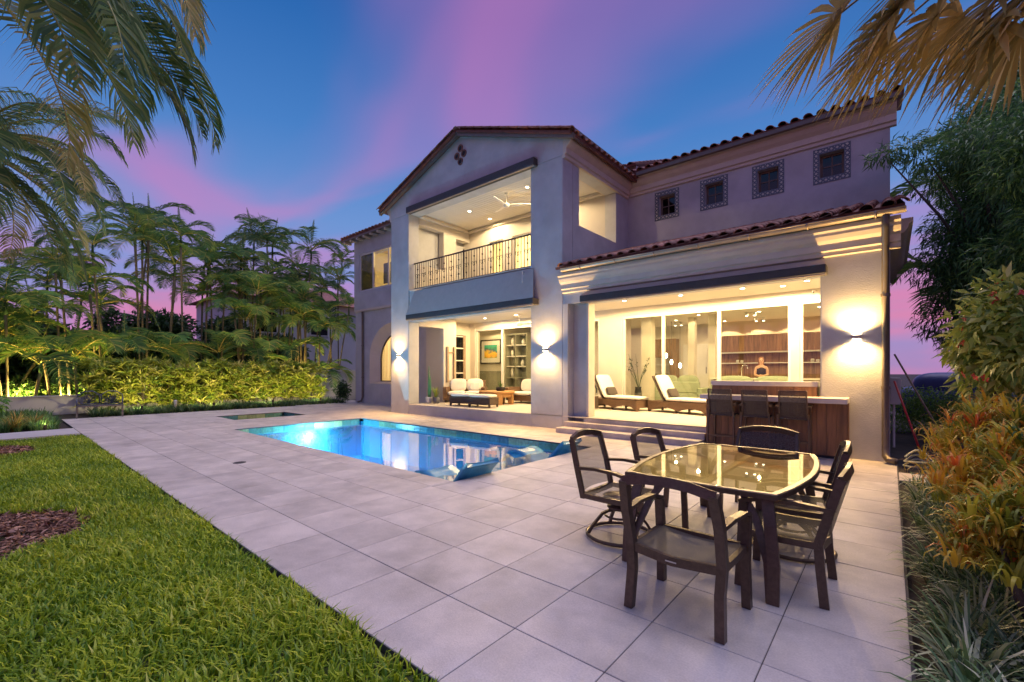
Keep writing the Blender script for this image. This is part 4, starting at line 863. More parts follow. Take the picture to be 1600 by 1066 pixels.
for (x, y, hgt, kind, lb) in ((-13.45, 10.85, .75, 0, 'tall upright cactus in a white pot by the left column'), (-13.15, 10.95, .42, 1, 'spiky yellow green plant in a dark pot by the left column')):
    t = thing('potted_plant', lb, 'potted plant', (x, y, .37)); m1 = MB(); m1.lathe([(.09, 0), (.13, .04), (.14, .24), (.12, .24), (.11, .20)], 18); m1.build('pot', WHITE if kind == 0 else M('slate_pot', (.10, .10, .12), .5), t, True)
    if kind == 0:
        m1 = MB()
        for (a, b, h_) in ((0, 0, 1.25), (.05, .03, .85), (-.05, .02, .6)): m1.tube([(a * .6, b, .18), (a, b, .18 + h_ * .5), (a * .9, b, .18 + h_)], [.035, .04, .012], 8)
        m1.build('stem', leafmat('cactus_skin', (.10, .26, .11), (.2, .4, .2)), t, True)
    else: spike_part('leaves', leafmat('yellow_leaf', (.16, .24, .04), (.34, .36, .06)), t, 26, .5, .8, .04, 4, loc=(0, 0, .2))
dec = thing('wall_decoration', 'tall weathered wooden frame hung on the patio pillar', 'wall decor', (-13.71, 12.15, 1.15))
for dy_ in (-.20, .16): m1 = MB(); m1.bbox(0, .06, dy_, dy_ + .10, 0, 1.45, .008); m1.build('upright', WOODT, dec)
for z in (1.22, .05): m1 = MB(); m1.tube([(.03, -.2, z), (.03, .26, z)], .025, 8); m1.build('rung', WOODT, dec)
# ceiling fans
FAN = M('white_fan', (.78, .74, .66), .5, .03)
def fan(x, y, zc_, z, rz, lb):
    t = thing('ceiling_fan', lb, 'ceiling fan', (x, y, z), rz, 'three blade ceiling fans'); m1 = MB(); m1.tube([(0, 0, .06), (0, 0, zc_ - z)], .014, 8); m1.lathe([(.06, zc_ - z - .05), (.07, zc_ - z)], 14); m1.build('rod', FAN, t)
    m1 = MB(); m1.lathe([(.02, -.08), (.09, -.05), (.11, 0), (.09, .05), (.03, .08)], 18); m1.build('motor', FAN, t, True)
    for k in range(3):
        a = R(120 * k); m1 = MB(); mt = Matrix.Rotation(a, 4, 'Z'); m1.add([(.08, -.05, .0), (.35, -.08, .015), (.8, -.05, .02), (.82, .02, .02), (.35, .07, -.012), (.08, .05, -.01), (.08, -.05, .012), (.35, -.08, .027), (.8, -.05, .032), (.82, .02, .032), (.35, .07, 0), (.08, .05, .002)],
            [(0, 1, 4, 5)[::-1], (1, 2, 3, 4)[::-1], (6, 7, 10, 11), (7, 8, 9, 10), (0, 6, 7, 1), (1, 7, 8, 2), (2, 8, 9, 3), (3, 9, 10, 4), (4, 10, 11, 5)], mt); m1.build('blade', FAN, t)
fan(-10.7, 12.95, 3.76, 3.38, R(15), 'white ceiling fan over the left patio'); fan(-9.85, 11.25, 7.6, 7.2, R(40), 'white ceiling fan under the balcony ceiling')
sc = thing('security_camera', 'small white bullet camera under the right patio ceiling', 'camera', (-1.52, 13.98, 3.69)); m1 = MB(); m1.tube([(0, .06, .02), (0, 0, 0), (0, -.12, -.04)], [.02, .035, .035], 10); m1.build('housing', WHITE, sc, True); m1 = MB(); m1.ball((0, -.125, -.042), .024); m1.build('lens', DARK, sc, True)

# ------------------------------------------------------------------ inside: living room and kitchen
pic = thing('framed_picture', 'dark framed bright landscape print on the living room wall', 'picture', (-16.2, 17.24, 2.65))
for a in ((-.74, -.68, -.64, .64), (.68, .74, -.64, .64), (-.68, .68, .58, .64), (-.68, .68, -.64, -.58)): m1 = MB(); m1.box(a[0], a[1], -.05, .04, a[2], a[3]); m1.build('frame', DARK, pic)
m1 = MB(); m1.box(-.68, .68, -.02, .03, -.58, .58); m1.build('mat_board', WHITE, pic)
def picmat():
    m = newmat('landscape_print'); t = m.node_tree; N = t.nodes.new; K = t.links.new; o = N('ShaderNodeOutputMaterial'); p = N('ShaderNodeBsdfPrincipled'); K(p.outputs[0], o.inputs[0]); c = N('ShaderNodeTexCoord'); s = N('ShaderNodeSeparateXYZ'); K(c.outputs['Object'], s.inputs[0])
    n = N('ShaderNodeTexNoise'); n.inputs['Scale'].default_value = 3.5; K(c.outputs['Object'], n.inputs['Vector']); a = N('ShaderNodeMath'); a.operation = 'MULTIPLY_ADD'; K(n.outputs[0], a.inputs[0]); a.inputs[1].default_value = .7; K(s.outputs['Z'], a.inputs[2]); mr = N('ShaderNodeMapRange'); mr.inputs['From Min'].default_value = -.15; mr.inputs['From Max'].default_value = .85; K(a.outputs[0], mr.inputs['Value'])
    r = N('ShaderNodeValToRGB'); K(mr.outputs[0], r.inputs[0]); st_ = [(0, (.05, .3, .05)), (.25, (.75, .35, .02)), (.45, (.8, .5, .03)), (.58, (.02, .12, .2)), (.75, (.03, .4, .2)), (1, (.05, .35, .5))]
    while len(r.color_ramp.elements) < len(st_): r.color_ramp.elements.new(.5)
    for e, (q, cc) in zip(r.color_ramp.elements, st_): e.position = q; e.color = (*cc, 1)
    K(r.outputs[0], p.inputs['Base Color']); p.inputs['Roughness'].default_value = .4; return m
m1 = MB(); m1.box(-.46, .46, -.026, -.021, -.34, .36); m1.build('print', picmat(), pic)
GREYG = M('sage_grey', (.22, .22, .17), .7, .1); SOFAG = M('sage_fabric', (.30, .34, .24), .9, .08)
cab = thing('low_cabinet', 'wide grey low cabinet under the landscape picture', 'cabinet', (-16.2, 16.95, .37)); m1 = MB(); m1.box(-.95, .95, -.3, .28, .0, 1.2); m1.build('body', GREYG, cab); m1 = MB(); m1.bbox(-.98, .98, -.33, .28, 1.2, 1.25, .005); m1.build('top', GREYG, cab)
for i in range(3): m1 = MB(); m1.bbox(-.93 + i * .62, -.33 + i * .62, -.315, -.301, .05, 1.15, .005); m1.build('door', GREYG, cab)
bk = thing('bookcase', 'tall dark bookcase with white vases behind the patio glass', 'bookcase', (-14.0, 16.95, .37))
for a in ((-.72, -.66, 0, 3.1), (.6, .66, 0, 3.1), (-.66, .6, 3.04, 3.1), (-.1, -.06, 0, 3.04)): m1 = MB(); m1.box(a[0], a[1], -.22, .28, a[2], a[3]); m1.build('upright', DARK if 0 else GREYG, bk)
for z in (.0, .9, 1.45, 1.95, 2.5): m1 = MB(); m1.box(-.66, .6, -.2, .27, z, z + .05); m1.build('shelf', WHITE if z > 1 else GREYG, bk)
m1 = MB(); m1.box(-.66, .6, .27, .29, 0, 3.1); m1.build('back_panel', GREYG, bk)
for i, (x, z, h_) in enumerate(((-.4, .95, .48), (-.4, 2.0, .3), (-.38, 2.55, .34), (.25, 1.5, .3), (.3, 2.55, .28))):
    v = thing('vase', 'white vase on the bookcase, %s' % ('tallest, on the lowest shelf', 'on the left third shelf', 'on the top left shelf', 'on the right second shelf', 'on the top right shelf')[i], 'vase', (-14.0 + x, 16.9, .37 + z + .002)); m1 = MB(); m1.lathe([(.05, 0), (.09, h_ * .35), (.07, h_ * .75), (.035, h_ * .9), (.05, h_)], 14); m1.build('body', WHITE, v, True)
vz = thing('branch_vase', 'dark vase with tall leafy branches behind the sliding door', 'vase', (-6.75, 14.75, .37)); m1 = MB(); m1.lathe([(.10, 0), (.14, .2), (.12, .5), (.10, .62), (.12, .68)], 16); m1.build('vase_body', DARK, vz, True)
for i in range(7):
    a, l = random.uniform(0, 6.28), random.uniform(.7, 1.35); p = [(.02, 0, .6), (.12 * math.cos(a), .10 * math.sin(a), .6 + l * .45), (.38 * math.cos(a), .2 * math.sin(a), .6 + l)]; m1 = MB(); m1.tube(p, [.012, .01, .004], 5)
    for k in range(16):
        t = random.uniform(.3, 1); q = Vector(p[1]).lerp(Vector(p[2]), t); d = Vector((random.gauss(0, 1), random.gauss(0, .6), random.gauss(.2, .6))).normalized() * .11; s_ = d.cross(Vector((0, 0, 1))).normalized() * .03; m1.add([q, q + d * .5 + s_, q + d, q + d * .5 - s_], [(0, 1, 2, 3)])
    m1.build('branch', M('branch_leaf_%d' % i, (.05, .075, .035), .6, .3), vz)
# indoor sofas seen over the chaises
def isofa(x, y, w, lb):
    t = thing('indoor_sofa', lb, 'sofa', (x, y, .37), R(180), 'sage sofas indoors'); m1 = MB(); m1.bbox(-w / 2, w / 2, -.45, .45, .08, .42, .03); m1.build('base', SOFAG, t); m1 = MB(); m1.bbox(-w / 2, w / 2, .28, .45, .42, .85, .04); m1.build('backrest', SOFAG, t)
    for s in (-1, 1): m1 = MB(); m1.bbox(s * w / 2 - .1, s * w / 2 + .1, -.45, .45, .08, .62, .03); m1.build('arm', SOFAG, t)
    k = int(w / .85)
    for i in range(k): a = -w / 2 + .1 + i * (w - .2) / k; m1 = MB(); m1.cushion(a, a + (w - .2) / k, .08, .30, .45, 1.08); m1.build('back_cushion', SOFAG, t, True)
    for i in range(k): a = -w / 2 + .1 + i * (w - .2) / k; m1 = MB(); m1.cushion(a, a + (w - .2) / k, -.44, .15, .40, .56); m1.build('seat_cushion', SOFAG, t, True)
isofa(-3.3, 15.9, 2.5, 'long sage indoor sofa seen behind the bar'); isofa(-6.1, 17.0, 1.7, 'short sage indoor sofa between the pillars')
# kitchen
kit = thing('kitchen_units', 'walnut kitchen wall of cabinets with open shelves and pale worktop', 'kitchen', (-3.2, 20.6, .37), world_parts=True)
def KB(nm, mat, *a, bev=0, par=None): return B(nm, mat, *a, parent=par or kit, bev=bev)
for i in range(9): x = -5.85 + i * .605; KB('upper_door', WALN, x + .003, x + .602, 20.40, 20.98, 2.42, 3.11)
for i in range(9): x = -5.85 + i * .605; KB('back_panel', WALN, x + .001, x + .604, 20.93, 20.985, 1.29, 2.38)
KB('light_shelf', WHITE, -5.85, -.4, 20.42, 20.93, 2.37, 2.415); KB('shelf', WHITE, -5.6, -.4, 20.6, 20.925, 1.93, 1.965); KB('worktop', COUNT, -5.9, -.4, 20.35, 20.93, 1.25, 1.289)
for i in range(9): x = -5.85 + i * .605; KB('base_door', WALN, x + .003, x + .602, 20.40, 20.9, .42, 1.249)
KB('range_hood', IRON, -2.0, -1.1, 20.2, 20.395, 2.44, 2.50)
KB('tall_cabinet', WALN, -8.7, -7.85, 20.5, 20.98, 2.25, 3.12); KB('tall_cabinet', WALN, -7.83, -7.55, 20.5, 20.98, .4, 3.12); KB('glass_shelf', WHITE, -8.7, -7.85, 20.6, 20.98, 1.9, 1.94); KB('lower_cabinet', GREYG, -8.7, -7.85, 20.5, 20.98, .4, 1.5)
for x in (-7.35, -6.75): d_ = KB('cupboard_door', WHITE, x, x + .5, 20.93, 20.99, .42, 2.85); KB('handle', IRON, x + .42, x + .44, 20.90, 20.93, 1.5, 1.8, par=d_)
isl = thing('kitchen_island', 'pale kitchen island with walnut front under the shelves', 'kitchen island', (-3.4, 17.8, .37), world_parts=True)
B('island_top', COUNT, -5.1, -1.4, 17.3, 18.15, 1.30, 1.35, isl, .005); B('island_body', WALN, -5.0, -1.5, 17.4, 18.05, .37, 1.299, isl)
fc = thing('kitchen_faucet', 'chrome gooseneck faucet on the kitchen island', 'faucet', (-4.15, 17.85, 1.35)); m1 = MB(); m1.tube([(0, 0, 0), (0, 0, .36), (.04, 0, .45), (.12, 0, .48), (.19, 0, .43), (.2, 0, .34)], .018, 8); m1.build('spout', M('chrome', (.7, .7, .7), .15, .02, metal=1), fc, True); m1 = MB(); m1.tube([(-.01, 0, .06), (-.12, 0, .1)], .012, 6); m1.build('lever', M('chrome_lever', (.7, .7, .7), .15, .02, metal=1), fc)
for i, (x, z, kind, lb) in enumerate(((-4.98, 1.967, 0, 'pair of small white cups on the left of the kitchen shelf'), (-2.75, 1.967, 1, 'small gold framed square on the kitchen shelf'), (-2.3, 1.967, 0, 'small white jar beside the gold square on the shelf'), (-1.0, 1.967, 2, 'small green bottle at the right of the kitchen shelf'))):
    t = thing('shelf_ornament', lb, 'ornament', (x, 20.75, z)); m1 = MB()
    if kind == 1: m1.bbox(-.13, .13, -.02, .02, 0, .3, .006)
    elif kind == 0: m1.lathe([(.04, 0), (.06, .03), (.06, .11), (.05, .12)], 12); m1.lathe([(.04, 0), (.06, .03), (.06, .09), (.05, .1)], 12, at=(.17, 0, 0))
    else: m1.lathe([(.08, 0), (.09, .12), (.05, .24), (.03, .3)], 12)
    m1.build('body', [WHITE, M('gold_card', (.6, .45, .12), .5), M('green_glass', (.12, .25, .1), .2)][kind], t, kind != 1)
TRK = M('track_metal', (.6, .58, .54), .4)
for i, (x, y) in enumerate(((-5.1, 18.0), (-3.86, 17.9), (-3.98, 20.0), (-7.1, 19.6))):
    t = thing('ceiling_spot_pair', 'white twin spotlight under the kitchen ceiling, %s' % ('left over the island', 'right over the island', 'near the cabinets', 'by the tall cabinet')[i], 'spotlight', (x, y, 3.76)); m1 = MB(); m1.box(-.2, .2, -.02, .02, -.03, 0); m1.build('track', TRK, t)
    for s in (-1, 1): m1 = MB(); m1.tube([(s * .13, 0, -.03), (s * .13, 0, -.14)], .045, 10); h_ = m1.build('spot_head', TRK, t); m1 = MB(); m1.lathe([(.04, -.147), (.038, -.142)], 10, at=(s * .13, 0, 0)); m1.build('lens', SMALLBULB, h_)
for i, (x, y, z) in enumerate(((-7.6, 19.5, 2.3), (-7.25, 19.2, 2.0), (-6.95, 19.4, 1.85))):
    t = thing('pendant_lamp', 'tiny glowing glass pendant by the tall cabinet, %s of three' % ('highest', 'middle', 'lowest')[i], 'pendant', (x, y, z)); m1 = MB(); m1.tube([(0, 0, .1), (0, 0, 3.76 - z)], .006, 5); m1.build('cord', DARK, t); m1 = MB(); m1.ball((0, 0, 0), (.06, .06, .11)); m1.build('glass_shade', SMALLBULB, t, True)

# the person behind the kitchen island: one skinned body, arms folded
def person(loc, rz):
    t = thing('person', 'person in a dark sleeveless top with folded arms behind the island', 'person', loc, rz)
    J = [(0, 0, .92), (0, 0, 1.08), (0, .01, 1.25), (0, .0, 1.38), (0, -.01, 1.46), (0, -.03, 1.53),
         (.17, 0, 1.36), (.21, -.03, 1.10), (.05, -.22, 1.06), (-.08, -.23, 1.09), (-.17, 0, 1.36), (-.21, -.03, 1.10), (-.05, -.20, 1.03), (.08, -.22, 1.05),
         (.09, 0, .88), (.09, -.01, .48), (.09, .02, .08), (.09, -.12, .03), (-.09, 0, .88), (-.09, -.01, .48), (-.09, .02, .08), (-.09, -.12, .03), (0, -.035, 1.62)]
    rad = [.13, .115, .125, .12, .055, .055, .06, .045, .036, .03, .06, .045, .036, .03, .085, .06, .042, .03, .085, .06, .042, .03, .085]
    E_ = [(0, 1), (1, 2), (2, 3), (3, 4), (4, 5), (5, 22), (3, 6), (6, 7), (7, 8), (8, 9), (3, 10), (10, 11), (11, 12), (12, 13), (0, 14), (14, 15), (15, 16), (16, 17), (0, 18), (18, 19), (19, 20), (20, 21)]
    me = bpy.data.meshes.new('body'); me.from_pydata(J, E_, []); o = link('body', me, t); me.materials.append(M('skin', (.55, .33, .22), .55, .05))
    sm = o.modifiers.new('skin', 'SKIN'); ly = me.skin_vertices[0].data
    for i, r_ in enumerate(rad): ly[i].radius = (r_, r_ * (.75 if i in (0, 1, 2, 3) else 1))
    ly[0].use_root = True; s2 = o.modifiers.new('sub', 'SUBSURF'); s2.levels = 2; s2.render_levels = 2
    m1 = MB(); m1.lathe([(.165, .9), (.15, 1.0), (.14, 1.1), (.155, 1.2), (.16, 1.3), (.10, 1.38)], 20, mat=Matrix.Scale(.78, 4, (0, 1, 0))); m1.build('top', M('black_cloth', (.015, .015, .018), .9), t, True)
    m1 = MB(); m1.lathe([(.10, .05), (.11, .45), (.16, .85), (.165, .93)], 18, mat=Matrix.Scale(.8, 4, (0, 1, 0))); m1.build('trousers', M('dark_trousers', (.03, .03, .04), .9), t, True)
    m1 = MB(); m1.ball((0, .02, 1.645), (.10, .105, .115), 14, 10); m1.ball((.0, .06, 1.52), (.10, .06, .13), 12, 8); m1.build('hair', M('auburn_hair', (.26, .10, .035), .6, .4, 30), t, True)
    m1 = MB(); m1.ball((0, -.05, 1.615), (.072, .07, .095), 12, 9); m1.ball((0, -.122, 1.605), (.014, .018, .022)); m1.build('face', M('face_skin', (.58, .36, .25), .55), t, True)
    m1 = MB(); [m1.ball((s * .03, -.112, 1.63), .011, 6, 5) for s in (-1, 1)]; m1.build('eyes', DARK, t); m1 = MB(); m1.ball((0, -.113, 1.567), (.024, .008, .006)); m1.build('mouth', M('lips', (.4, .12, .1), .5), t)
person((-3.62, 18.42, .37), R(15))

# ------------------------------------------------------------------ pool loungers on the shallow shelf
LNG = M('lounger_resin', (.07, .30, .48), .3, .08, 3)
def lounger(x, y, rz, lb, prof):
    t = thing('pool_lounger', lb, 'pool lounger', (x, y, -.43), rz, 'moulded loungers on the pool shelf'); n_ = len(prof); vs_ = []; w_ = .31
    P_ = [Vector((p[0], 0, p[1])) for p in prof]
    for i, p in enumerate(P_):
        d = (P_[min(i + 1, n_ - 1)] - P_[max(i - 1, 0)]).normalized(); nn = Vector((-d.z, 0, d.x)) * .045
        for s in (-1, -.5, 0, .5, 1):
            vs_.append((p.x, s * w_, p.z + .03 * s * s)); 
        for s in (-1, -.5, 0, .5, 1): vs_.append((p.x - nn.x, s * w_, p.z - nn.z))
    fs = []
    for i in range(n_ - 1):
        a, b = i * 10, i * 10 + 10
        for j in range(4): fs += [(a + j, b + j, b + j + 1, a + j + 1), (a + 5 + j, a + 6 + j, b + 6 + j, b + 5 + j)]
        fs += [(a, a + 5, b + 5, b), (a + 4, b + 4, b + 9, a + 9)]
    for a in (0, (n_ - 1) * 10): fs += [(a + j, a + j + 1, a + 6 + j, a + 5 + j) for j in range(4)]
    m1 = MB(); m1.add(vs_, fs); m1.build('seat_shell', LNG, t, True)
    m1 = MB(); m1.prism([(q[0], max(q[1] - .05, .0)) for q in prof[1:-3]] + [(prof[-4][0], 0), (prof[1][0], 0)], 1, -.25, .25); m1.build('foot', LNG, t)
prof = [(-.85, .10), (-.70, .22), (-.52, .33), (-.36, .36), (-.2, .32), (-.05, .24), (.1, .18), (.28, .17), (.42, .24), (.58, .40), (.74, .58), (.84, .66)]
lounger(-5.45, 4.82, R(-6), 'blue moulded lounger at the near corner of the pool', prof); lounger(-5.55, 7.35, R(-2), 'pale blue moulded lounger at the house side of the pool', prof)
# pool deck drain cover
dr = thing('drain_cover', 'small round dark drain cover set in the paving', 'drain', (-8.57, 2.77, .0)); m1 = MB(); m1.lathe([(.10, 0), (.10, .004), (.085, .006)], 20); m1.build('lid', M('drain_metal', (.06, .05, .05), .6, .3, 40), dr); m1 = MB(); [m1.box(-.06, .06, -.05 + k * .03, -.04 + k * .03, .006, .007) for k in range(4)]; m1.build('slots', DARK, dr)
# ------------------------------------------------------------------ vegetation
def unit(a): return a / np.maximum(np.linalg.norm(a, axis=-1, keepdims=True), 1e-9)
def leaf_quads(P, D, ln, wd, fold=.25, rr=None, r_=rng):
    """one bent pointed leaf (6 verts, 2 quads) per row of P, pointing along D"""
    n = len(P); D = unit(D); up = unit(r_.normal(0, .55, (n, 3)) + np.array([0, 0, 1.0])); S = unit(np.cross(D, up)); U = np.cross(S, D)
    ln = np.broadcast_to(ln, n)[:, None] if np.ndim(ln) < 2 else ln; wd = np.broadcast_to(wd, n)[:, None]
    a = P; b = P + D * ln * .45 + U * ln * .06; c = P + D * ln - U * ln * fold
    V = np.stack([a - S * wd * .12, a + S * wd * .12, b - S * wd * .5, b + S * wd * .5, c - S * wd * .04, c + S * wd * .04], 1).reshape(-1, 3)
    k = np.arange(n)[:, None] * 6; Fq = np.concatenate([k + np.array([[0, 1, 3, 2]]), k + np.array([[2, 3, 5, 4]])], 1).reshape(-1, 4)
    rr = r_.random(n) if rr is None else rr
    return V, Fq, np.repeat(rr, 6)
def join(parts):
    V, Fq, Q, o = [], [], [], 0
    for v, f, q in parts: V.append(v); Fq.append(f + o); Q.append(q); o += len(v)
    return np.concatenate(V), np.concatenate(Fq), np.concatenate(Q)
def frond(L_, n, ll, el0, curve, wd=.035, seed=0, hang=.35, vee=.5, pet=.12, azc=0.0, twist=0.0):
    """pinnate palm leaf: rachis from the origin along +x, leaflets both sides"""
    r_ = np.random.default_rng(seed); k = 24; pts = [np.zeros(3)]; ang = el0; az = 0
    T = []
    for i in range(k):
        t = i / k; d = np.array([math.cos(ang) * math.cos(az), math.cos(ang) * math.sin(az), math.sin(ang)]); T.append(d); pts.append(pts[-1] + d * L_ / k); ang -= curve * (.5 + t) / k; az += azc / k
    pts = np.array(pts); T = np.array(T + [T[-1]])
    ts = np.linspace(pet, .995, n) + r_.uniform(-.004, .004, n); parts = []
    idx = np.clip(ts * k, 0, k - 1e-3); i0 = idx.astype(int); fr = (idx - i0)[:, None]; P = pts[i0] * (1 - fr) + pts[i0 + 1] * fr; D0 = T[i0]
    up = np.array([0, 0, 1.0]); S0 = unit(np.cross(D0, up)); U0 = np.cross(S0, D0)
    for s in (-1, 1):
        tt = (ts - pet) / (1 - pet); prof_ = np.clip(np.sin(np.pi * np.clip(.16 + .80 * tt, 0, 1)), .12, 1) ** .7; l = ll * prof_ * r_.uniform(.85, 1.1, n)
        fw = (.35 + .75 * tt)[:, None]; d = unit(S0 * s + D0 * fw + U0 * vee * (1 - tt)[:, None] + r_.normal(0, .07, (n, 3)))
        mid = P + d * l[:, None] * .5; d2 = unit(d - up * hang * 1.6); tip = mid + d2 * l[:, None] * .5
        w_ = unit(np.cross(d, np.cross(d, up) + r_.normal(0, .15, (n, 3)))) * wd * .5
        V = np.stack([P - w_ * .5, P + w_ * .5, mid - w_, mid + w_, tip - w_ * .1, tip + w_ * .1], 1).reshape(-1, 3); kk = np.arange(n)[:, None] * 6
        parts.append((V, np.concatenate([kk + np.array([[0, 1, 3, 2]]), kk + np.array([[2, 3, 5, 4]])], 1).reshape(-1, 4), np.repeat(np.clip(r_.normal(.5, .22, n), 0, 1), 6)))
    # rachis as a thin square tube
    rad = np.linspace(.022, .004, k + 1)[:, None] * L_ / 2.2; S1 = unit(np.cross(T, up)); U1 = np.cross(S1, T)
    V = np.stack([pts - S1 * rad, pts + U1 * rad, pts + S1 * rad, pts - U1 * rad], 1).reshape(-1, 3); Fq = [(i * 4 + j, i * 4 + (j + 1) % 4, i * 4 + 4 + (j + 1) % 4, i * 4 + 4 + j) for i in range(k) for j in range(4)]
    parts.append((V, np.array(Fq), np.full(len(V), 1.0)))
    return join(parts)
BARKA = M('areca_cane', (.20, .17, .085), .6, .3, 3, .3, 12, stretch=(1, 1, 9)); BARKC = M('palm_bark', (.20, .17, .14), .9, .3, 4, .8, 9, stretch=(1, 1, 8)); BARKT = M('tree_bark', (.10, .08, .06), .9, .3, 5, .6, 14)
ARECA = leafmat('areca_leaf', (0.048, 0.132, 0.055), (0.110, 0.264, 0.077), (0.396, 0.440, 0.110), trans=.35); ARECAY = leafmat('areca_leaf_pale', (0.088, 0.220, 0.066), (0.242, 0.418, 0.088), (0.660, 0.550, 0.132), trans=.35)
COCO = leafmat('coconut_leaf', (.05, .12, .05), (.14, .24, .06), (.46, .46, .13), trans=.3); COCOY = leafmat('coconut_leaf_old', (0.171, 0.228, 0.057), (0.494, 0.418, 0.114), (0.720, 0.570, 0.228), trans=.3)
# ---- areca palms beyond the garden wall
FR = []
for s in range(7): FR.append(npmesh('frond', *frond(1.9, 36, .60, R(62 - 6 * s), R(95 + 12 * (s % 3)), .034, 100 + s, .35, .55, .16, azc=R(random.uniform(-25, 25))), ARECAY if s % 3 == 2 else ARECA))
SPEAR = npmesh('spear_leaf', *frond(1.5, 20, .10, R(86), R(6), .04, 60, .02, .2, .3), ARECA)
ars = []
def areca(x, y, h, lean, az, nfr=8, sc=1.0, lb='slender areca palm in the tall clump behind the hedge', grp='areca palms behind the hedge'):
    t = thing('areca_palm', lb, 'palm', (x, y, -.06), 0, grp); m1 = MB(); p = [(0, 0, 0)]
    for i in range(1, 6): f_ = i / 5; p.append((lean * f_ ** 1.6 * math.cos(az), lean * f_ ** 1.6 * math.sin(az), h * f_))
    m1.tube(p, [.05 * sc, .045 * sc, .042 * sc, .04 * sc, .042 * sc, .05 * sc], 7); tr = m1.build('trunk', BARKA, t, True); top = Vector(p[-1])
    m1 = MB(); m1.tube([top - Vector((0, 0, .15)), top + Vector((0, 0, .45))], [.055 * sc, .03 * sc], 7); m1.build('crownshaft', GRN, tr, True)
    a0 = random.uniform(0, 6.28)
    for i in range(nfr):
        o = link('frond', FR[(i * 3 + int(x * 7 + y * 5)) % 7] if i else SPEAR, t); s_ = sc * random.uniform(.85, 1.25)
        o.location = top + Vector((0, 0, .3 + .12 * random.random())); o.rotation_euler = (random.uniform(-.2, .2), random.uniform(-.15, .25), a0 + i * 2.399); o.scale = (s_,) * 3
    return t
random.seed(21)
spec = []
for i in range(42):
    y = -1.2 + i * .37 + random.uniform(-.4, .4); hmax = 4.3 + 4.6 * min(1, max(0, (y - .3) / 4.5)); x = -25.2 - random.random() * 2.6
    spec.append((x, y, hmax * random.uniform(.42, 1.0) ** .9))
for i in range(12): spec.append((-25.0 - random.random() * 1.6, 7.6 + random.random() * 6.2, random.uniform(3.8, 7.6)))
spec.sort(key=lambda p: p[1] / -p[0])
for i, (x, y, h) in enumerate(spec): areca(x, y, h, random.uniform(.1, .9), random.uniform(-1.6, 1.6), 9, random.uniform(.85, 1.15), '%s areca palm of the clump behind the hedge, %s from the left' % ('tall' if h > 6.5 else 'middling' if h > 4.5 else 'low', ordn(i)))
for i, (x, y, h) in enumerate(sorted(((-24.9, 1.0, 1.6), (-25.3, .2, 2.6), (-24.8, 2.2, 1.9), (-25.0, 12.4, 1.2), (-24.9, 3.8, 2.2), (-25.0, 5.4, 2.0), (-25.0, 7.3, 2.2), (-25.0, 9.0, 2.0), (-25.1, 10.8, 2.3), (-26, -.6, 3.4)), key=lambda p: p[1])):
    areca(x, y, h, .2, random.uniform(0, 6), 9, 1.2, 'short young areca palm low in front of the tall clump, %s from the left' % ordn(i), 'young areca palms behind the wall')
# ---- leafy trees and shrubs from clumps
def crown(clumps, nper, ll, lw, droop=.3, seed=0, fold=.25):
    r_ = np.random.default_rng(seed); P, D = [], []
    for (cx, cy_, cz, rx, ry, rz_) in clumps:
        n = int(nper * (rx * ry * rz_) ** (.6)); u = unit(r_.normal(size=(n, 3))); rad = r_.random((n, 1)) ** .38
        P.append(np.array([cx, cy_, cz]) + u * rad * np.array([rx, ry, rz_])); D.append(u + r_.normal(0, .5, (n, 3)) - np.array([0, 0, droop]))
    P = np.concatenate(P); D = np.concatenate(D); return leaf_quads(P, D, ll * r_.uniform(.6, 1.25, len(P)), lw, fold, np.clip(r_.normal(.45, .25, len(P)), 0, 1), r_)
def blobs(c, R_, n, r0, seed, squash=.8):
    r_ = np.random.default_rng(seed); o = []
    for i in range(n):
        u = unit(r_.normal(size=3)); q = np.array(c) + u * r_.random() ** .45 * np.array(R_); r = r0 * r_.uniform(.6, 1.25); o.append((*q, r, r, r * squash))
    return o
def leafy(nm, lb, cat, base, clumps, nper, ll, lw, mat, trunkpts=None, tr=.12, grp=None, droop=.3, seed=0, stems=None, crownname='crown', fold=.25):
    t = thing(nm, lb, cat, base, 0, grp); m1 = MB()
    for p in ([trunkpts] if trunkpts else []) : m1.tube(p, [tr * (1 - .55 * i / (len(p) - 1)) for i in range(len(p))], 9); top = p
    r_ = random.Random(seed)
    if trunkpts:
        tk = m1.build('trunk', BARKT, t, True)
        for c_ in clumps[::2]:
            m2 = MB(); s_ = Vector(trunkpts[-1]).lerp(Vector(trunkpts[0]), r_.uniform(0, .5)); e_ = Vector(c_[:3]); m2.tube([s_, s_.lerp(e_, .5) + Vector((0, 0, .15)), e_], [tr * .4, tr * .25, tr * .08], 6); m2.build('limb', BARKT, tk, True)
    V, Fq, Q = crown(clumps, nper, ll, lw, droop, seed, fold); link(crownname, npmesh(crownname, V, Fq, mat, Q), t); return t
DKGRN = leafmat('dark_leaf', (0.024, 0.060, 0.024), (0.051, 0.119, 0.037), (0.119, 0.204, 0.051)); MIDG = leafmat('mid_leaf', (0.050, 0.120, 0.036), (0.120, 0.240, 0.060), (0.260, 0.360, 0.080))
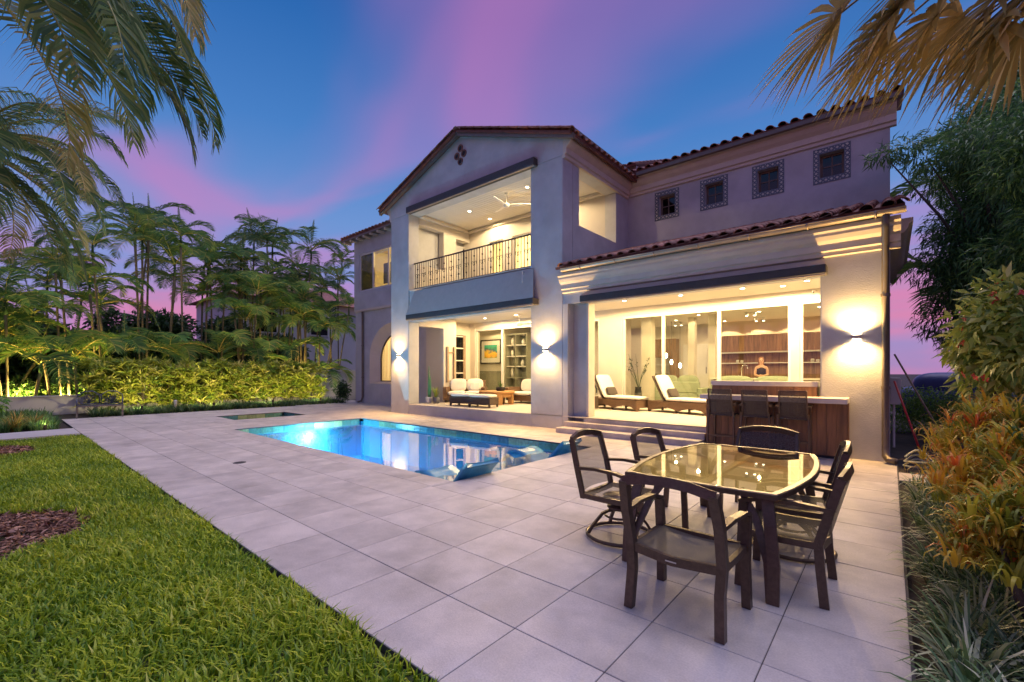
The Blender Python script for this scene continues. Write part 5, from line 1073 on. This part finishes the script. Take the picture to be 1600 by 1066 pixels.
for i, (x, y, h) in enumerate(((-28.6, -2.2, 4.6), (-29.2, .8, 4.4), (-29.0, 3.4, 4.6), (-29.3, 6.2, 5.0), (-29.0, 9.0, 4.8), (-29.0, 11.6, 4.4))):
    leafy('background_tree', 'dense dark leafy tree far behind the palm trunks, %s from the left' % ('first', 'second', 'third', 'fourth', 'fifth', 'sixth')[i], 'tree', (x, y, -.06), blobs((0, 0, h * .52), (1.2, 1.7, h * .42), 17, 1.0, 30 + i), 950, .30, .11, DKGRN, [(0, 0, 0), (.05, .1, h * .3), (0, 0, h * .6)], .16, 'dark trees behind the palms', seed=30 + i)
for i, (x, y, h) in enumerate(((-23.2, -1.7, 3.6), (-24.6, -3.2, 4.2), (-21.8, -2.6, 2.7))):
    leafy('garden_tree', 'rounded glossy green tree at the far left, %s' % ('the nearest of three', 'the tallest of three', 'the lowest of three')[i], 'tree', (x, y, -.06), blobs((0, 0, h * .6), (1.2, 1.2, h * .38), 14, .8, 50 + i), 1300, .20, .085, MIDG, [(0, 0, 0), (.05, 0, h * .3), (0, 0, h * .6)], .1, 'leafy trees at the far left', seed=50 + i)
# understorey shrubs glowing in the garden lamps
for i, (y, h) in enumerate(((.2, 1.5), (1.4, 1.3), (2.6, 1.6), (4.1, 1.9), (5.8, 2.2), (7.6, 2.2), (9.3, 2.1), (11.0, 1.9))):
    leafy('understorey_shrub', 'dark shrub at the foot of the palms behind the hedge, %s from the left' % ordn(i), 'shrub', (-26.3, y, -.06), blobs((0, 0, h * .5), (.6, .9, h * .45), 9, .55, 70 + i), 1000, .22, .07, MIDG if i < 4 else DKGRN, [(0, 0, 0), (0, 0, h * .4), (0, .05, h * .7)], .05, 'shrubs at the foot of the palms', seed=70 + i)
# ---- hedge of rosette shrubs
SONG = leafmat('hedge_leaf', (.12, .24, .03), (.40, .46, .05), (.72, .64, .18), trans=.25)
def rosettes(pts, nl, ln, wd, seed, mat=None, updir=.5):
    r_ = np.random.default_rng(seed); P, D = [], []
    for p in pts:
        a = r_.uniform(0, 2 * np.pi, nl); e = r_.uniform(-.35, 1.1, nl); D.append(np.stack([np.cos(a) * np.cos(e), np.sin(a) * np.cos(e), np.sin(e)], 1)); P.append(np.tile(p, (nl, 1)))
    P, D = np.concatenate(P), np.concatenate(D); rr = np.clip(np.repeat(r_.normal(.45, .2, len(pts)), nl) + r_.normal(0, .15, len(P)), 0, 1)
    return leaf_quads(P, D, ln * r_.uniform(.7, 1.15, len(P)), wd, .22, rr, r_)
for i in range(9):
    y = 2.9 + i * .97; t = thing('hedge_shrub', 'shrub of the long yellow green hedge, %s from its bench end' % ordn(i), 'shrub', (-23.1, y, -.06), 0, 'shrubs of the long hedge'); r_ = np.random.default_rng(200 + i)
    pts = []
    while len(pts) < 120:
        q = r_.uniform(-1, 1, 3) * np.array([.72, .72, 1.0]); 
        if (q[0] / .72) ** 2 + (q[1] / .9) ** 4 + max(0, q[2]) ** 4 < 1.05 and (abs(q[0]) > .3 or q[2] > .5): pts.append(q * np.array([1, .95, .86]) + np.array([0, 0, 1.18 + .07 * math.sin(i * 2.1)]))
    V, Fq, Q = rosettes(pts, 16, .36, .06, 300 + i); link('foliage', npmesh('foliage', V, Fq, SONG, Q), t)
    for k in range(5):
        m1 = MB(); q = pts[k * 11]; m1.tube([(q[0] * .2, q[1] * .2, 0), (q[0] * .6, q[1] * .6, q[2] * .6), tuple(q)], [.025, .018, .01], 5); m1.build('stem', BARKT, t)
# ---- ground cover strips
COVER = leafmat('dark_strap_leaf', (0.035, 0.088, 0.035), (0.088, 0.187, 0.066), (0.220, 0.286, 0.110)); LIRI = leafmat('liriope_leaf', (.06, .14, .05), (.17, .27, .09), (.70, .70, .42), trans=.2); GOLD = leafmat('golden_leaf', (0.182, 0.169, 0.039), (0.442, 0.325, 0.065), (0.585, 0.429, 0.130))
def tufts(n, xr, yr, ln, wd, nl, seed, spread=1.1, z0=-.05):
    r_ = np.random.default_rng(seed); out = []; protos = [spikes(nl, ln, spread, wd, seed * 10 + k) for k in range(6)]
    for i in range(n):
        V, Fq, Q = protos[i % 6]; a = r_.uniform(0, 6.28); s_ = r_.uniform(.75, 1.2); c_, q_ = math.cos(a), math.sin(a); W = np.stack([V[:, 0] * c_ - V[:, 1] * q_, V[:, 0] * q_ + V[:, 1] * c_, V[:, 2]], 1) * s_ + np.array([r_.uniform(*xr), r_.uniform(*yr), z0]); out.append((W, Fq, np.clip(Q + r_.normal(0, .12), 0, 1)))
    return join(out)
def stuff(nm, lb, cat, data, mat): return tag(link(nm, npmesh(nm, *data[:2], mat, data[2])), lb, cat, kind='stuff')
stuff('ground_cover', 'low dark strap leaved ground cover along the back of the paving', 'ground cover', tufts(420, (-22.7, -21.15), (2.3, 11.6), .34, .022, 26, 5), COVER)
stuff('bed_ground_cover', 'low green ground cover in the far left bed', 'ground cover', tufts(520, (-23.5, -17.2), (-3.0, 1.25), .36, .022, 26, 6), leafmat('bed_strap_leaf', (0.055, 0.143, 0.044), (0.110, 0.264, 0.066), (0.264, 0.396, 0.110)))
for i, (x, y, lb) in enumerate(((-18.3, .75, 'golden tufted grass clump at the corner of the left bed'), (-18.9, .45, 'golden tufted grass clump behind another in the left bed'), (-17.7, .35, 'golden tufted grass clump closest to the concrete path'))):
    t = thing('golden_grass', lb, 'plant', (x, y, -.05), 0, 'golden grasses in the left bed'); spike_part('leaves', GOLD, t, 130, .55, 1.3, .022, 40 + i)
leafy('bright_shrub', 'low bright green bush at the left edge beside the path', 'shrub', (-19.2, -.75, -.06), blobs((0, 0, .75), (.9, .7, .35), 14, .42, 90), 1900, .13, .06, leafmat('bright_leaf', (0.090, 0.240, 0.038), (0.195, 0.420, 0.060), (0.420, 0.600, 0.105)), [(0, 0, 0), (0, 0, .3), (.1, 0, .6)], .05, seed=90)
# ---- lawn
LAWN = leafmat('lawn_blade', (.13, .27, .02), (.46, .58, .03), (.74, .72, .12), rough=.4, trans=.35)
mb = MB(); mb.add([(-15.35, 1.45, -.045), (-15.1, -12, -.045), (4, -12, -.045), (4, 1.45, -.045)], [(0, 1, 2, 3)]); tag(mb.build('lawn_soil', M('lawn_thatch', (.055, .075, .018), .95, .4, 8)), 'thatch under the lawn grass', 'ground', kind='structure')
MUL = ((-6.6, -.35, 1.02), (-13.4, -.4, 1.02))
def grass():
    r_ = np.random.default_rng(77); X, Y, S_ = [], [], []
    for (x0, x1, y0, y1, dens, s_) in ((-6, 2.5, -1.0, 1.45, 3300, 1.25), (-15.3, -6, -.9, 1.45, 2000, 1.35), (-15.2, 3.5, -5, -1.0, 420, 1.5)):
        n = int((x1 - x0) * (y1 - y0) * dens); X.append(r_.uniform(x0, x1, n)); Y.append(r_.uniform(y0, y1, n)); S_.append(np.full(n, s_))
    X, Y, S_ = map(np.concatenate, (X, Y, S_)); k = np.ones(len(X), bool)
    for (a, b, r) in MUL: k &= np.hypot(X - a, Y - b) > r + .05 * np.sin(7 * np.arctan2(Y - b, X - a)) - .04
    k &= (Y < 1.44 + .02 * np.sin(X * 9)); X, Y, S_ = X[k], Y[k], S_[k]; n = len(X)
    patch = .5 + .5 * np.sin(X * 2.3 + np.sin(Y * 3.1) * 1.5) * np.sin(Y * 2.7 + 1 + np.cos(X * 1.9))
    az = r_.uniform(0, 2 * np.pi, n); h = S_ * r_.uniform(.045, .095, n) * (.8 + .35 * patch); w_ = S_ * r_.uniform(.0065, .0115, n) * .5; bend = r_.uniform(.25, 1.3, n)
    d = np.stack([np.cos(az), np.sin(az), 0 * az], 1); sd = np.stack([-np.sin(az), np.cos(az), 0 * az], 1); p0 = np.stack([X, Y, np.full(n, -.045)], 1); up = np.array([0, 0, 1.0])
    p1 = p0 + up * (h * .62)[:, None] + d * (h * .22 * bend)[:, None]; p2 = p1 + up * (h * .38 * (1.0 - .45 * bend))[:, None] + d * (h * .6 * bend)[:, None]
    V = np.stack([p0 - sd * w_[:, None], p0 + sd * w_[:, None], p1 - sd * w_[:, None], p1 + sd * w_[:, None], p2], 1).reshape(-1, 3); kk = np.arange(n)[:, None] * 5
    Fq = np.concatenate([kk + np.array([[0, 1, 2]]), kk + np.array([[1, 3, 2]]), kk + np.array([[2, 3, 4]])], 1).reshape(-1, 3)
    return V, Fq, np.repeat(np.clip(.02 + .62 * patch * r_.random(n) + r_.normal(.14, .2, n), 0, 1), 5)
stuff('lawn_grass', 'dense bright green lawn beside the paving', 'grass', grass(), LAWN)
def chips(cx, cy_, r, n, seed):
    r_ = np.random.default_rng(seed); a = r_.uniform(0, 6.28, n); q = np.sqrt(r_.random(n)) * r; P = np.stack([cx + q * np.cos(a), cy_ + q * np.sin(a), -.035 + r_.random(n) * .03 + .05 * (1 - (q / r) ** 2)], 1); D = r_.normal(0, 1, (n, 3)) * np.array([1, 1, .25])
    return leaf_quads(P, D, r_.uniform(.04, .11, n), r_.uniform(.012, .03, n), .05, None, r_)
MULCH = leafmat('mulch_chip', (0.085, 0.042, 0.027), (0.266, 0.133, 0.085), (0.570, 0.342, 0.247), rough=.9, trans=0)
for (a, b, r), lb in zip(MUL, ('ring of red brown bark mulch in the near lawn', 'ring of red brown bark mulch in the far lawn')): stuff('bark_mulch', lb, 'mulch', chips(a, b, r, 6500, int(a * -10)), MULCH)
# ---- two coconut palms standing in the mulch rings, trunks outside the picture
def coconut(base, h, lean, nfr, L_, lb, seed, azs, els, cur):
    t = thing('coconut_palm', lb, 'palm', base, 0, 'coconut palms on the lawn'); m1 = MB(); p = [(lean[0] * f_ ** 1.5, lean[1] * f_ ** 1.5, h * f_) for f_ in np.linspace(0, 1, 8)]; m1.tube(p, [.2, .16, .15, .14, .135, .13, .14, .16], 12); m1.build('trunk', BARKC, t, True); r_ = random.Random(seed)
    for i, (az, el, cu) in enumerate(zip(azs, els, cur)):
        V, Fq, Q = frond(L_ * r_.uniform(.9, 1.1), 78, .66, R(el), R(cu), .027, seed + i, .6, .35, .10, azc=R(r_.uniform(-20, 20))); o = link('frond', npmesh('frond', V, Fq, COCOY if i % 7 == 1 else COCO, Q), t); o.location = (p[-1][0], p[-1][1], p[-1][2] + .1 * r_.random()); o.rotation_euler = (r_.uniform(-.35, .35), 0, R(az))
azs = [20, 44, 63, 80, 100, 35, 5, 125, 150, 185, 220, 255, 290, 320, 345, 55, 28, 72, 88, 12, 50, 40]
coconut((-6.75, -.45, -.06), 5.55, (.15, .1), 16, 2.65, 'tall coconut palm nearest the viewer, its fronds hanging in at top left', 400, azs, [45, 28, 50, 15, 30, 8, 20, 35, 10, 40, 25, 45, 20, 35, 15, 62, 0, -5, 10, -15, 15, -20], [125, 125, 150, 110, 130, 100, 120, 120, 100, 120, 120, 120, 110, 120, 120, 110, 90, 85, 95, 75, 100, 75])
coconut((-14.5, -.55, -.06), 6.35, (-.1, .2), 18, 3.1, 'coconut palm farther back at the left edge with dark drooping fronds', 500, azs + [70, 90, 60, 30], [40, 15, 55, -5, 30, 5, 25, 40, -10, 30, 20, 45, 20, 35, 15, -25, -30, 60, -40, 10, 25, -10, 70, -35, -50, 0], [110, 110, 130, 90, 120, 95, 100, 120, 80, 110, 110, 110, 110, 110, 100, 60, 55, 100, 45, 80, 100, 70, 110, 50, 40, 75])
# ---- fan palm overhead at the right
FANL = leafmat('fan_leaf', (0.125, 0.119, 0.037), (0.375, 0.275, 0.094), (0.650, 0.475, 0.225), rough=.6, trans=.4)  # warm light from below is put into this golden leaf colour
def fan_leaf(pet, blade, el, seed):
    r_ = np.random.default_rng(seed); m = 34; parts = []; d = np.array([math.cos(el), 0, math.sin(el)]); hub = d * pet + np.array([0, 0, -.25 * pet]); T = unit(d + np.array([0, 0, -.95])); S0 = np.array([0, 1.0, 0]); N0 = np.cross(T, S0)
    for i in range(m):
        a = R(-98 + 196 * i / (m - 1)); dd = unit(T * math.cos(a) + S0 * math.sin(a) + N0 * .12 * (1 if i % 2 else -1)); l = blade * (1 - .25 * (abs(a) / R(98)) ** 2) * r_.uniform(.88, 1.08); wdir = unit(np.cross(dd, N0)); p = hub.copy(); V = []; k = 5
        for j in range(k + 1):
            t = j / k; w_ = (.016 + .085 * min(1, t * 1.7)) * (1 - max(0, t - .5) * 1.9) * blade / 1.2; V += [p - wdir * w_ * .5, p + wdir * w_ * .5]; p = p + dd * l / k; dd = unit(dd + np.array([0, 0, -.08 - .34 * t * t]) * (1 + .3 * r_.normal()))
        parts.append((np.array(V), np.array([(2 * j, 2 * j + 1, 2 * j + 3, 2 * j + 2) for j in range(k)]), np.full(len(V), np.clip(r_.normal(.55, .22), 0, 1))))
    V = []; k = 6
    for j in range(k + 1): q = hub * (j / k) + np.array([0, 0, .2 * pet * math.sin(math.pi * j / k)]); V += [q + np.array([0, -.018, 0]), q + np.array([0, .018, 0]), q + np.array([0, 0, .025])]
    parts.append((np.array(V), np.array([(j * 3 + a, j * 3 + (a + 1) % 3, j * 3 + 3 + (a + 1) % 3, j * 3 + 3 + a) for j in range(k) for a in range(3)]), np.full(len(V), .4)))
    return join(parts)
fp = thing('fan_palm', 'tall fan palm with golden pleated leaves hanging in at top right', 'palm', (2.0, 7.75, -.06)); m1 = MB(); m1.tube([(0, 0, 0), (.05, 0, 2), (0, .05, 4.2), (0, 0, 6.3)], [.2, .15, .14, .17], 12); m1.build('trunk', BARKC, fp, True)
for i, (az, el, pet, bl) in enumerate(((208, 2, 2.2, 1.35), (197, 0, 1.65, 1.3), (203, 9, 2.7, 1.25), (196, -2, 1.1, 1.3), (232, -12, 1.0, 1.2), (215, 14, 1.9, 1.2), (186, 8, 2.0, 1.25), (160, 15, 1.4, 1.2), (255, 5, 1.2, 1.2), (290, 10, 1.1, 1.1), (130, 5, 1.1, 1.1), (30, 10, 1.2, 1.1), (80, 10, 1.2, 1.1), (335, 15, 1.2, 1.1), (205, -20, 1.3, 1.2))):
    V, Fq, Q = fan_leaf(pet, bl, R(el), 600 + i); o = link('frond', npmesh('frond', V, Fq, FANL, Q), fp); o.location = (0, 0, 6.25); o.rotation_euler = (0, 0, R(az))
# ---- trees along the right side
BAMB = leafmat('narrow_leaf', (.05, .13, .05), (.11, .25, .075), (.30, .46, .11), trans=.35)
leafy('side_tree', 'tall feathery dark green tree close to the right end of the house', 'tree', (1.75, 14.3, -.06), blobs((0, 0, 4.7), (1.0, 1.3, 3.0), 60, .62, 601) + [(-1.85, -1.4, 6.45, .35, .3, .2), (-1.5, -1.2, 6.6, .4, .35, .25), (-1.15, -.9, 6.4, .45, .4, .35)], 1500, .19, .030, BAMB, [(0, 0, 0), (.1, 0, 2), (0, .1, 5)], .12, 'trees right of the house', .55, 601, fold=.4)
leafy('side_tree', 'tallest dark feathery tree behind the others at the right edge', 'tree', (3.2, 17.5, -.06), blobs((0, 0, 6.0), (1.6, 2.0, 4.4), 64, .9, 602), 1300, .22, .035, BAMB, [(0, 0, 0), (.1, 0, 3), (0, .1, 7)], .18, 'trees right of the house', .5, 602, fold=.4)
leafy('side_tree', 'dark feathery tree at the right edge nearest the fan palm', 'tree', (2.2, 10.9, -.06), blobs((0, 0, 4.1), (.8, 1.0, 2.6), 44, .6, 603), 1500, .17, .03, BAMB, [(0, 0, 0), (.1, 0, 2), (0, .1, 4.4)], .12, 'trees right of the house', .55, 603, fold=.4)
for i, (x, y, h) in enumerate(((1.5, 16.4, 3.4), (2.3, 19.6, 6.8), (2.9, 21, 8.0))): areca(x, y, h, .3, random.uniform(2, 4), 9, 1.2, ('low', 'middling', 'tall')[i] + ' palm among the trees right of the house', 'palms right of the house')
leafy('clipped_hedge', 'low clipped dark green hedge beyond the side yard', 'hedge', (1.5, 16.0, -.06), [(x, 0, z, .42, .4, .34) for x in np.arange(-1.2, 2.2, .36) for z in (.25, .6, .92)], 2200, .07, .04, leafmat('clipped_leaf', (.12, .28, .05), (.22, .42, .08), (.36, .52, .12)), None, seed=95)
# ---- croton hedge, flowering shrub and border on the right
CROT = leafmat('croton_leaf', (.20, .20, .03), (.72, .50, .05), (.72, .17, .04), trans=.3); CROTG = leafmat('croton_leaf_green', (.06, .13, .025), (.24, .28, .03), (.72, .58, .06), trans=.3)
def croton(x, y, h, r, lb, seed):
    t = thing('croton_shrub', lb, 'shrub', (x, y, -.06), 0, 'croton shrubs along the right border'); r_ = np.random.default_rng(seed); sets = []
    for m_i, (mat, cnt) in enumerate(((CROT, 85), (CROTG, 110))):
        parts = []
        for k in range(cnt):
            u = unit(r_.normal(size=3)); u[2] = abs(u[2]) * .9 - .15; q = u * r_.random() ** .35 * np.array([r, r, h * .52]) + np.array([0, 0, h * .5])
            V, Fq, Q = spikes(13, .25, 1.8, .019, seed * 100 + k + m_i * 50, arch=.9); base = np.clip(r_.normal(.5, .25), 0, 1); parts.append((V * r_.uniform(.7, 1.15) + q, Fq, np.clip(Q * .35 + base * .8, 0, 1)))
        V, Fq, Q = join(parts); link('foliage', npmesh('foliage', V, Fq, mat, Q), t, label=('yellow and red curling leaves', 'green and yellow curling leaves')[m_i])
    for k in range(7):
        a = r_.uniform(0, 6.28); m1 = MB(); m1.tube([(0, 0, 0), (r * .4 * math.cos(a), r * .4 * math.sin(a), h * .4), (r * .75 * math.cos(a), r * .75 * math.sin(a), h * .8)], [.02, .015, .007], 5); m1.build('stem', BARKT, t)
for i, (x, y, h, r, lb) in enumerate(((.68, 3.75, 1.1, .45, 'low croton with yellow red leaves nearest the viewer'), (.74, 4.65, 1.35, .52, 'croton with orange and yellow leaves, second along the border'), (.78, 5.6, 1.5, .58, 'croton full of yellow leaves in the middle of the border'), (.86, 6.6, 1.5, .6, 'croton with reddish tips, fourth along the border'), (1.0, 7.6, 1.3, .6, 'croton at the far end of the border by the side yard'), (1.32, 5.0, 1.7, .65, 'taller croton in the second row at the right edge'))): croton(x, y, h, r, lb, 700 + i)
FLW = leafmat('shrub_leaf', (.14, .24, .05), (.36, .42, .08), (.70, .68, .24)); 
fs_ = leafy('flowering_shrub', 'light green shrub with small red flowers at the right edge', 'shrub', (1.38, 7.6, -.06), blobs((0, 0, 1.95), (.62, .8, .75), 26, .34, 96), 2600, .14, .05, FLW, [(0, 0, 0), (0, .05, .8), (.05, 0, 1.6)], .05, seed=96)
RED = M('red_petal', (.62, .05, .03), .6)
m2 = MB()
for k in range(5): a = 2 * math.pi * k / 5; c_, s_ = math.cos(a), math.sin(a); m2.add([(0, 0, 0), (.022 * c_ - .012 * s_, .022 * s_ + .012 * c_, .012), (.04 * c_, .04 * s_, .008), (.022 * c_ + .012 * s_, .022 * s_ - .012 * c_, .012)], [(0, 1, 2, 3)])
fme = m2.mesh('flower', RED)
for k in range(30):
    u = Vector((random.gauss(-.5, .7), random.gauss(-.5, .7), random.gauss(.1, .6))).normalized(); o = link('flower', fme, fs_); o.location = (u.x * .78, u.y * .92, 1.95 + u.z * .85); o.rotation_euler = u.to_track_quat('Z', 'Y').to_euler(); o.scale = (1.4,) * 3
stuff('border_grass', 'arching variegated strap grass spilling over the paving edge', 'border grass', tufts(95, (.24, .66), (1.3, 8.4), .40, .019, 46, 8, spread=1.6), LIRI)
m_ = join([tufts(1, (0, .01), (0, .01), .42, .016, 70, 9, 1.5, 0)])
# ---- garden walls, neighbour's house, bench, lamps, tools
WALLW = M('white_stucco_wall', (.62, .60, .58), .9, .06, 1.5, .2, 30)
for (a, lb) in (((-24.2, -24.0, 8.6, 19.0, 1.62), 'white garden wall behind the hedge and beside the left wing'), ((-24.4, -24.2, -2.2, 8.6, .62), 'low white garden wall behind the bench')):
    t = thing('garden_wall', lb, 'wall', ((a[0] + a[1]) / 2, (a[2] + a[3]) / 2, -.06), world_parts=True); B('wall_body', WALLW, a[0], a[1], a[2], a[3], -.06, a[4], t); B('coping', WALLW, a[0] - .03, a[1] + .03, a[2], a[3], a[4], a[4] + .05, t, .01)
nh = thing('neighbour_house', 'white neighbouring house half hidden behind the palms', 'house', (-34, 14, -.06), world_parts=True)
B('wall', WALLW, -38, -31, 9.5, 22, -.06, 6.4, nh)
m1 = MB(); m1.add([(-38.5, 9, 6.4), (-30.5, 9, 6.4), (-30.5, 22.5, 6.4), (-38.5, 22.5, 6.4), (-34.5, 12.5, 8.0), (-34.5, 19, 8.0)], [(0, 1, 4), (1, 2, 5, 4), (2, 3, 5), (3, 0, 4, 5), (3, 2, 1, 0)]); m1.build('roof', TERRA, nh)
LITW = emit('lit_window', (1.0, .62, .22), 1.6)
for (y, z, lit) in ((10.6, 1.2, 1), (13.2, 1.2, 0), (11.0, 4.2, 0), (14.5, 4.2, 0)): w_ = B('window', WHITE, -30.999, -30.95, y - .08, y + 1.28, z - .08, z + 1.38, nh); B('pane', LITW if lit else DGLASS, -30.949, -30.94, y, y + 1.2, z, z + 1.3, w_)
bn = thing('garden_bench', 'ornate cast metal garden bench with scrolled back at the end of the paving', 'bench', (-21.15, 2.45, -.0), R(-97)); BEN = M('bench_metal', (.10, .12, .17), .4, .2, 10, metal=.5); BENL = M('bench_leg_metal', (.20, .17, .14), .5, .2, 10, metal=.5)
for sx in (-.58, .58):
    for (y0_, y1_, z1_) in ((.0, -.02, .62), (.44, .42, .42)): m1 = MB(); m1.sweep([(sx, y0_, 0), (sx, (y0_ + y1_) / 2, .25), (sx, y1_, z1_)], .04, .04, (0, 1, 0)); m1.build('leg', BENL, bn)
    m1 = MB(); m1.tube([(sx, -.02, .62), (sx, .2, .66), (sx, .42, .62), (sx, .46, .5), (sx, .42, .42)], .02, 6); m1.build('armrest', BEN, bn, True)
for k in range(6): m1 = MB(); m1.bar((-.58, .03 + k * .078, .42), (.58, .03 + k * .078, .42), .05, .02); m1.build('seat_slat', BEN, bn)
m1 = MB(); m1.bar((-.58, .44, .40), (.58, .44, .40), .03, .04); m1.build('front_rail', BENL, bn)
for s in (-1, 1):
    m1 = MB(); m1.tube([(s * .02, -.04, .46), (s * .03, -.06, .78), (s * .2, -.09, .90), (s * .42, -.09, .88), (s * .58, -.07, .76), (s * .60, -.05, .58), (s * .56, -.03, .46), (s * .02, -.04, .46)], .018, 6)
    for k in range(7):
        a = R(10 + 26 * k); c0 = Vector((s * .30, -.05, .47)); e_ = c0 + Vector((math.cos(a) * .25, -.04 * math.sin(a), math.sin(a) * .40)); sd = Vector((-math.sin(a), 0, math.cos(a))) * .05; m1.tube([c0, c0.lerp(e_, .55) + sd, e_, c0.lerp(e_, .55) - sd, c0], .009, 5)
    m1.build('scroll_back', BEN, bn, True)
pl = thing('path_light', 'short white bollard light in front of the hedge', 'path light', (-21.6, 4.7, -.06)); m1 = MB(); m1.lathe([(.05, 0), (.05, .44), (.06, .45), (.06, .50), (.02, .52)], 14); m1.build('post', WHITE, pl, True); m1 = MB(); m1.lathe([(.052, .36), (.052, .43)], 14); m1.build('lens', WHITE, pl)
# garden up-lights (small spike lamps) among the palms, plus ones added to brighten hedge and left bed
DIMLENS = emit('uplight_lens', (1.0, .75, .4), 2.0)
def uplight(x, y, z, e, rot, col, lb, spot=110):
    t = thing('garden_uplight', lb, 'garden light', (x, y, z), 0, 'small garden up-lights'); m1 = MB(); m1.tube([(0, 0, -.2), (0, 0, .1)], .012, 6); m1.tube([(0, 0, .08), (0, 0, .2)], .04, 10); m1.build('housing', BRONZE, t); m1 = MB(); m1.lathe([(.03, .198), (.028, .2)], 10); m1.build('lens', DIMLENS, t)
    lamp('uplight_beam', 'SPOT', (0, 0, .22), e, col, t, .04, R(spot), .7, rot)
YEL = (1.0, .68, .22)
for i, (x, y, e) in enumerate(((-25.2, .7, 900), (-25.4, 2.0, 900), (-25.4, 4.8, 250), (-25.2, 8.2, 250), (-25.0, 11.4, 700))): uplight(x, y, -.05, e, (R(180), R(-12), 0), YEL, 'small lamp lighting the palms from below, %s from the bench' % ('first', 'second', 'third', 'fourth', 'fifth')[i])
for i, y in enumerate((3.6, 5.9, 8.2, 10.4)): uplight(-21.2, y, .12, 130, (R(180), R(-58), 0), (1.0, .80, .42), 'small added lamp at the paving edge brightening the hedge, %s from the bench' % ordn(i), 150)  # lamps added only to brighten the hedge front
uplight(-17.3, .9, -.05, 14, (R(180), R(-50), 0), (1.0, .85, .5), 'small added lamp brightening the left bed beside the concrete path', 150)  # added lamp that lifts the brightness of the bed planting
# side yard clutter
rk = thing('red_pole_tool', 'red handled garden tool leaning on the end wall of the house', 'garden tool', (.34, 10.9, -.05)); m1 = MB(); m1.tube([(.12, -.35, .02), (-.28, .1, 1.45)], .018, 7); m1.build('handle', M('red_paint', (.5, .03, .03), .4), rk, True); m1 = MB(); m1.bar((.0, -.42, .03), (.26, -.30, .03), .05, .03); m1.build('head', DARK, rk)
wd = thing('wooden_pole_tool', 'long wooden handled tool leaning behind the red one', 'garden tool', (.62, 12.4, -.05)); m1 = MB(); m1.tube([(.3, -.2, .05), (-.55, .1, 2.0)], .018, 7); m1.build('handle', WOODT, wd, True); m1 = MB(); m1.prism([(-.1, 0), (.1, 0), (.06, .22), (-.06, .22)], 1, -.22, -.19, Matrix.Translation((.3, 0, 0))); m1.build('blade', DARK, wd)
hs = thing('garden_hose', 'coiled pale garden hose lying at the foot of the downpipe', 'hose', (.36, 9.75, -.04)); m1 = MB(); m1.tube([(.2 * math.cos(t) * (1 - .01 * t), .16 * math.sin(t), .03 + .012 * t + .12 * max(0, math.sin(t)) ** 3) for t in np.linspace(0, 16, 70)], .016, 6); m1.build('coil', M('hose_rubber', (.32, .34, .28), .5), hs, True)
ub = thing('utility_box', 'white electrical box on the end wall of the house', 'utility box', (.0, 12.2, .9)); m1 = MB(); m1.bbox(.001, .16, -.2, .2, 0, .55, .01); m1.build('case', WHITE, ub); m1 = MB(); m1.bbox(.16, .17, -.17, .17, .03, .52, .004); m1.build('lid', WHITE, ub); m1 = MB(); m1.tube([(.06, 0, 0), (.06, 0, -.9)], .02, 6); m1.build('conduit', WHITE, ub)
cv = thing('covered_vehicle', 'low shape under a dark blue cover beyond the clipped hedge', 'covered vehicle', (1.6, 21.5, -.06)); m1 = MB(); m1.cushion(-1.6, 1.6, -.8, .8, 0, 1.15); m1.cushion(-1.0, 1.0, -.7, .7, .5, 1.62); m1.build('cover', M('blue_tarp', (.05, .07, .22), .5, .2, 3, .4, 5), cv, True)
leafy('side_shrub', 'dark low shrub in the side yard behind the tools', 'shrub', (1.15, 13.2, -.06), blobs((0, 0, .4), (.45, .5, .3), 10, .3, 97), 1800, .09, .045, DKGRN, None, seed=97)
sv = leafy('small_shrub', 'small dark leafy plant beside the left wing downpipe', 'shrub', (-21.3, 11.6, -.06), blobs((0, 0, .7), (.25, .25, .5), 9, .25, 98), 1800, .14, .06, DKGRN, [(0, 0, 0), (0, 0, .5), (0, 0, 1)], .02, seed=98)
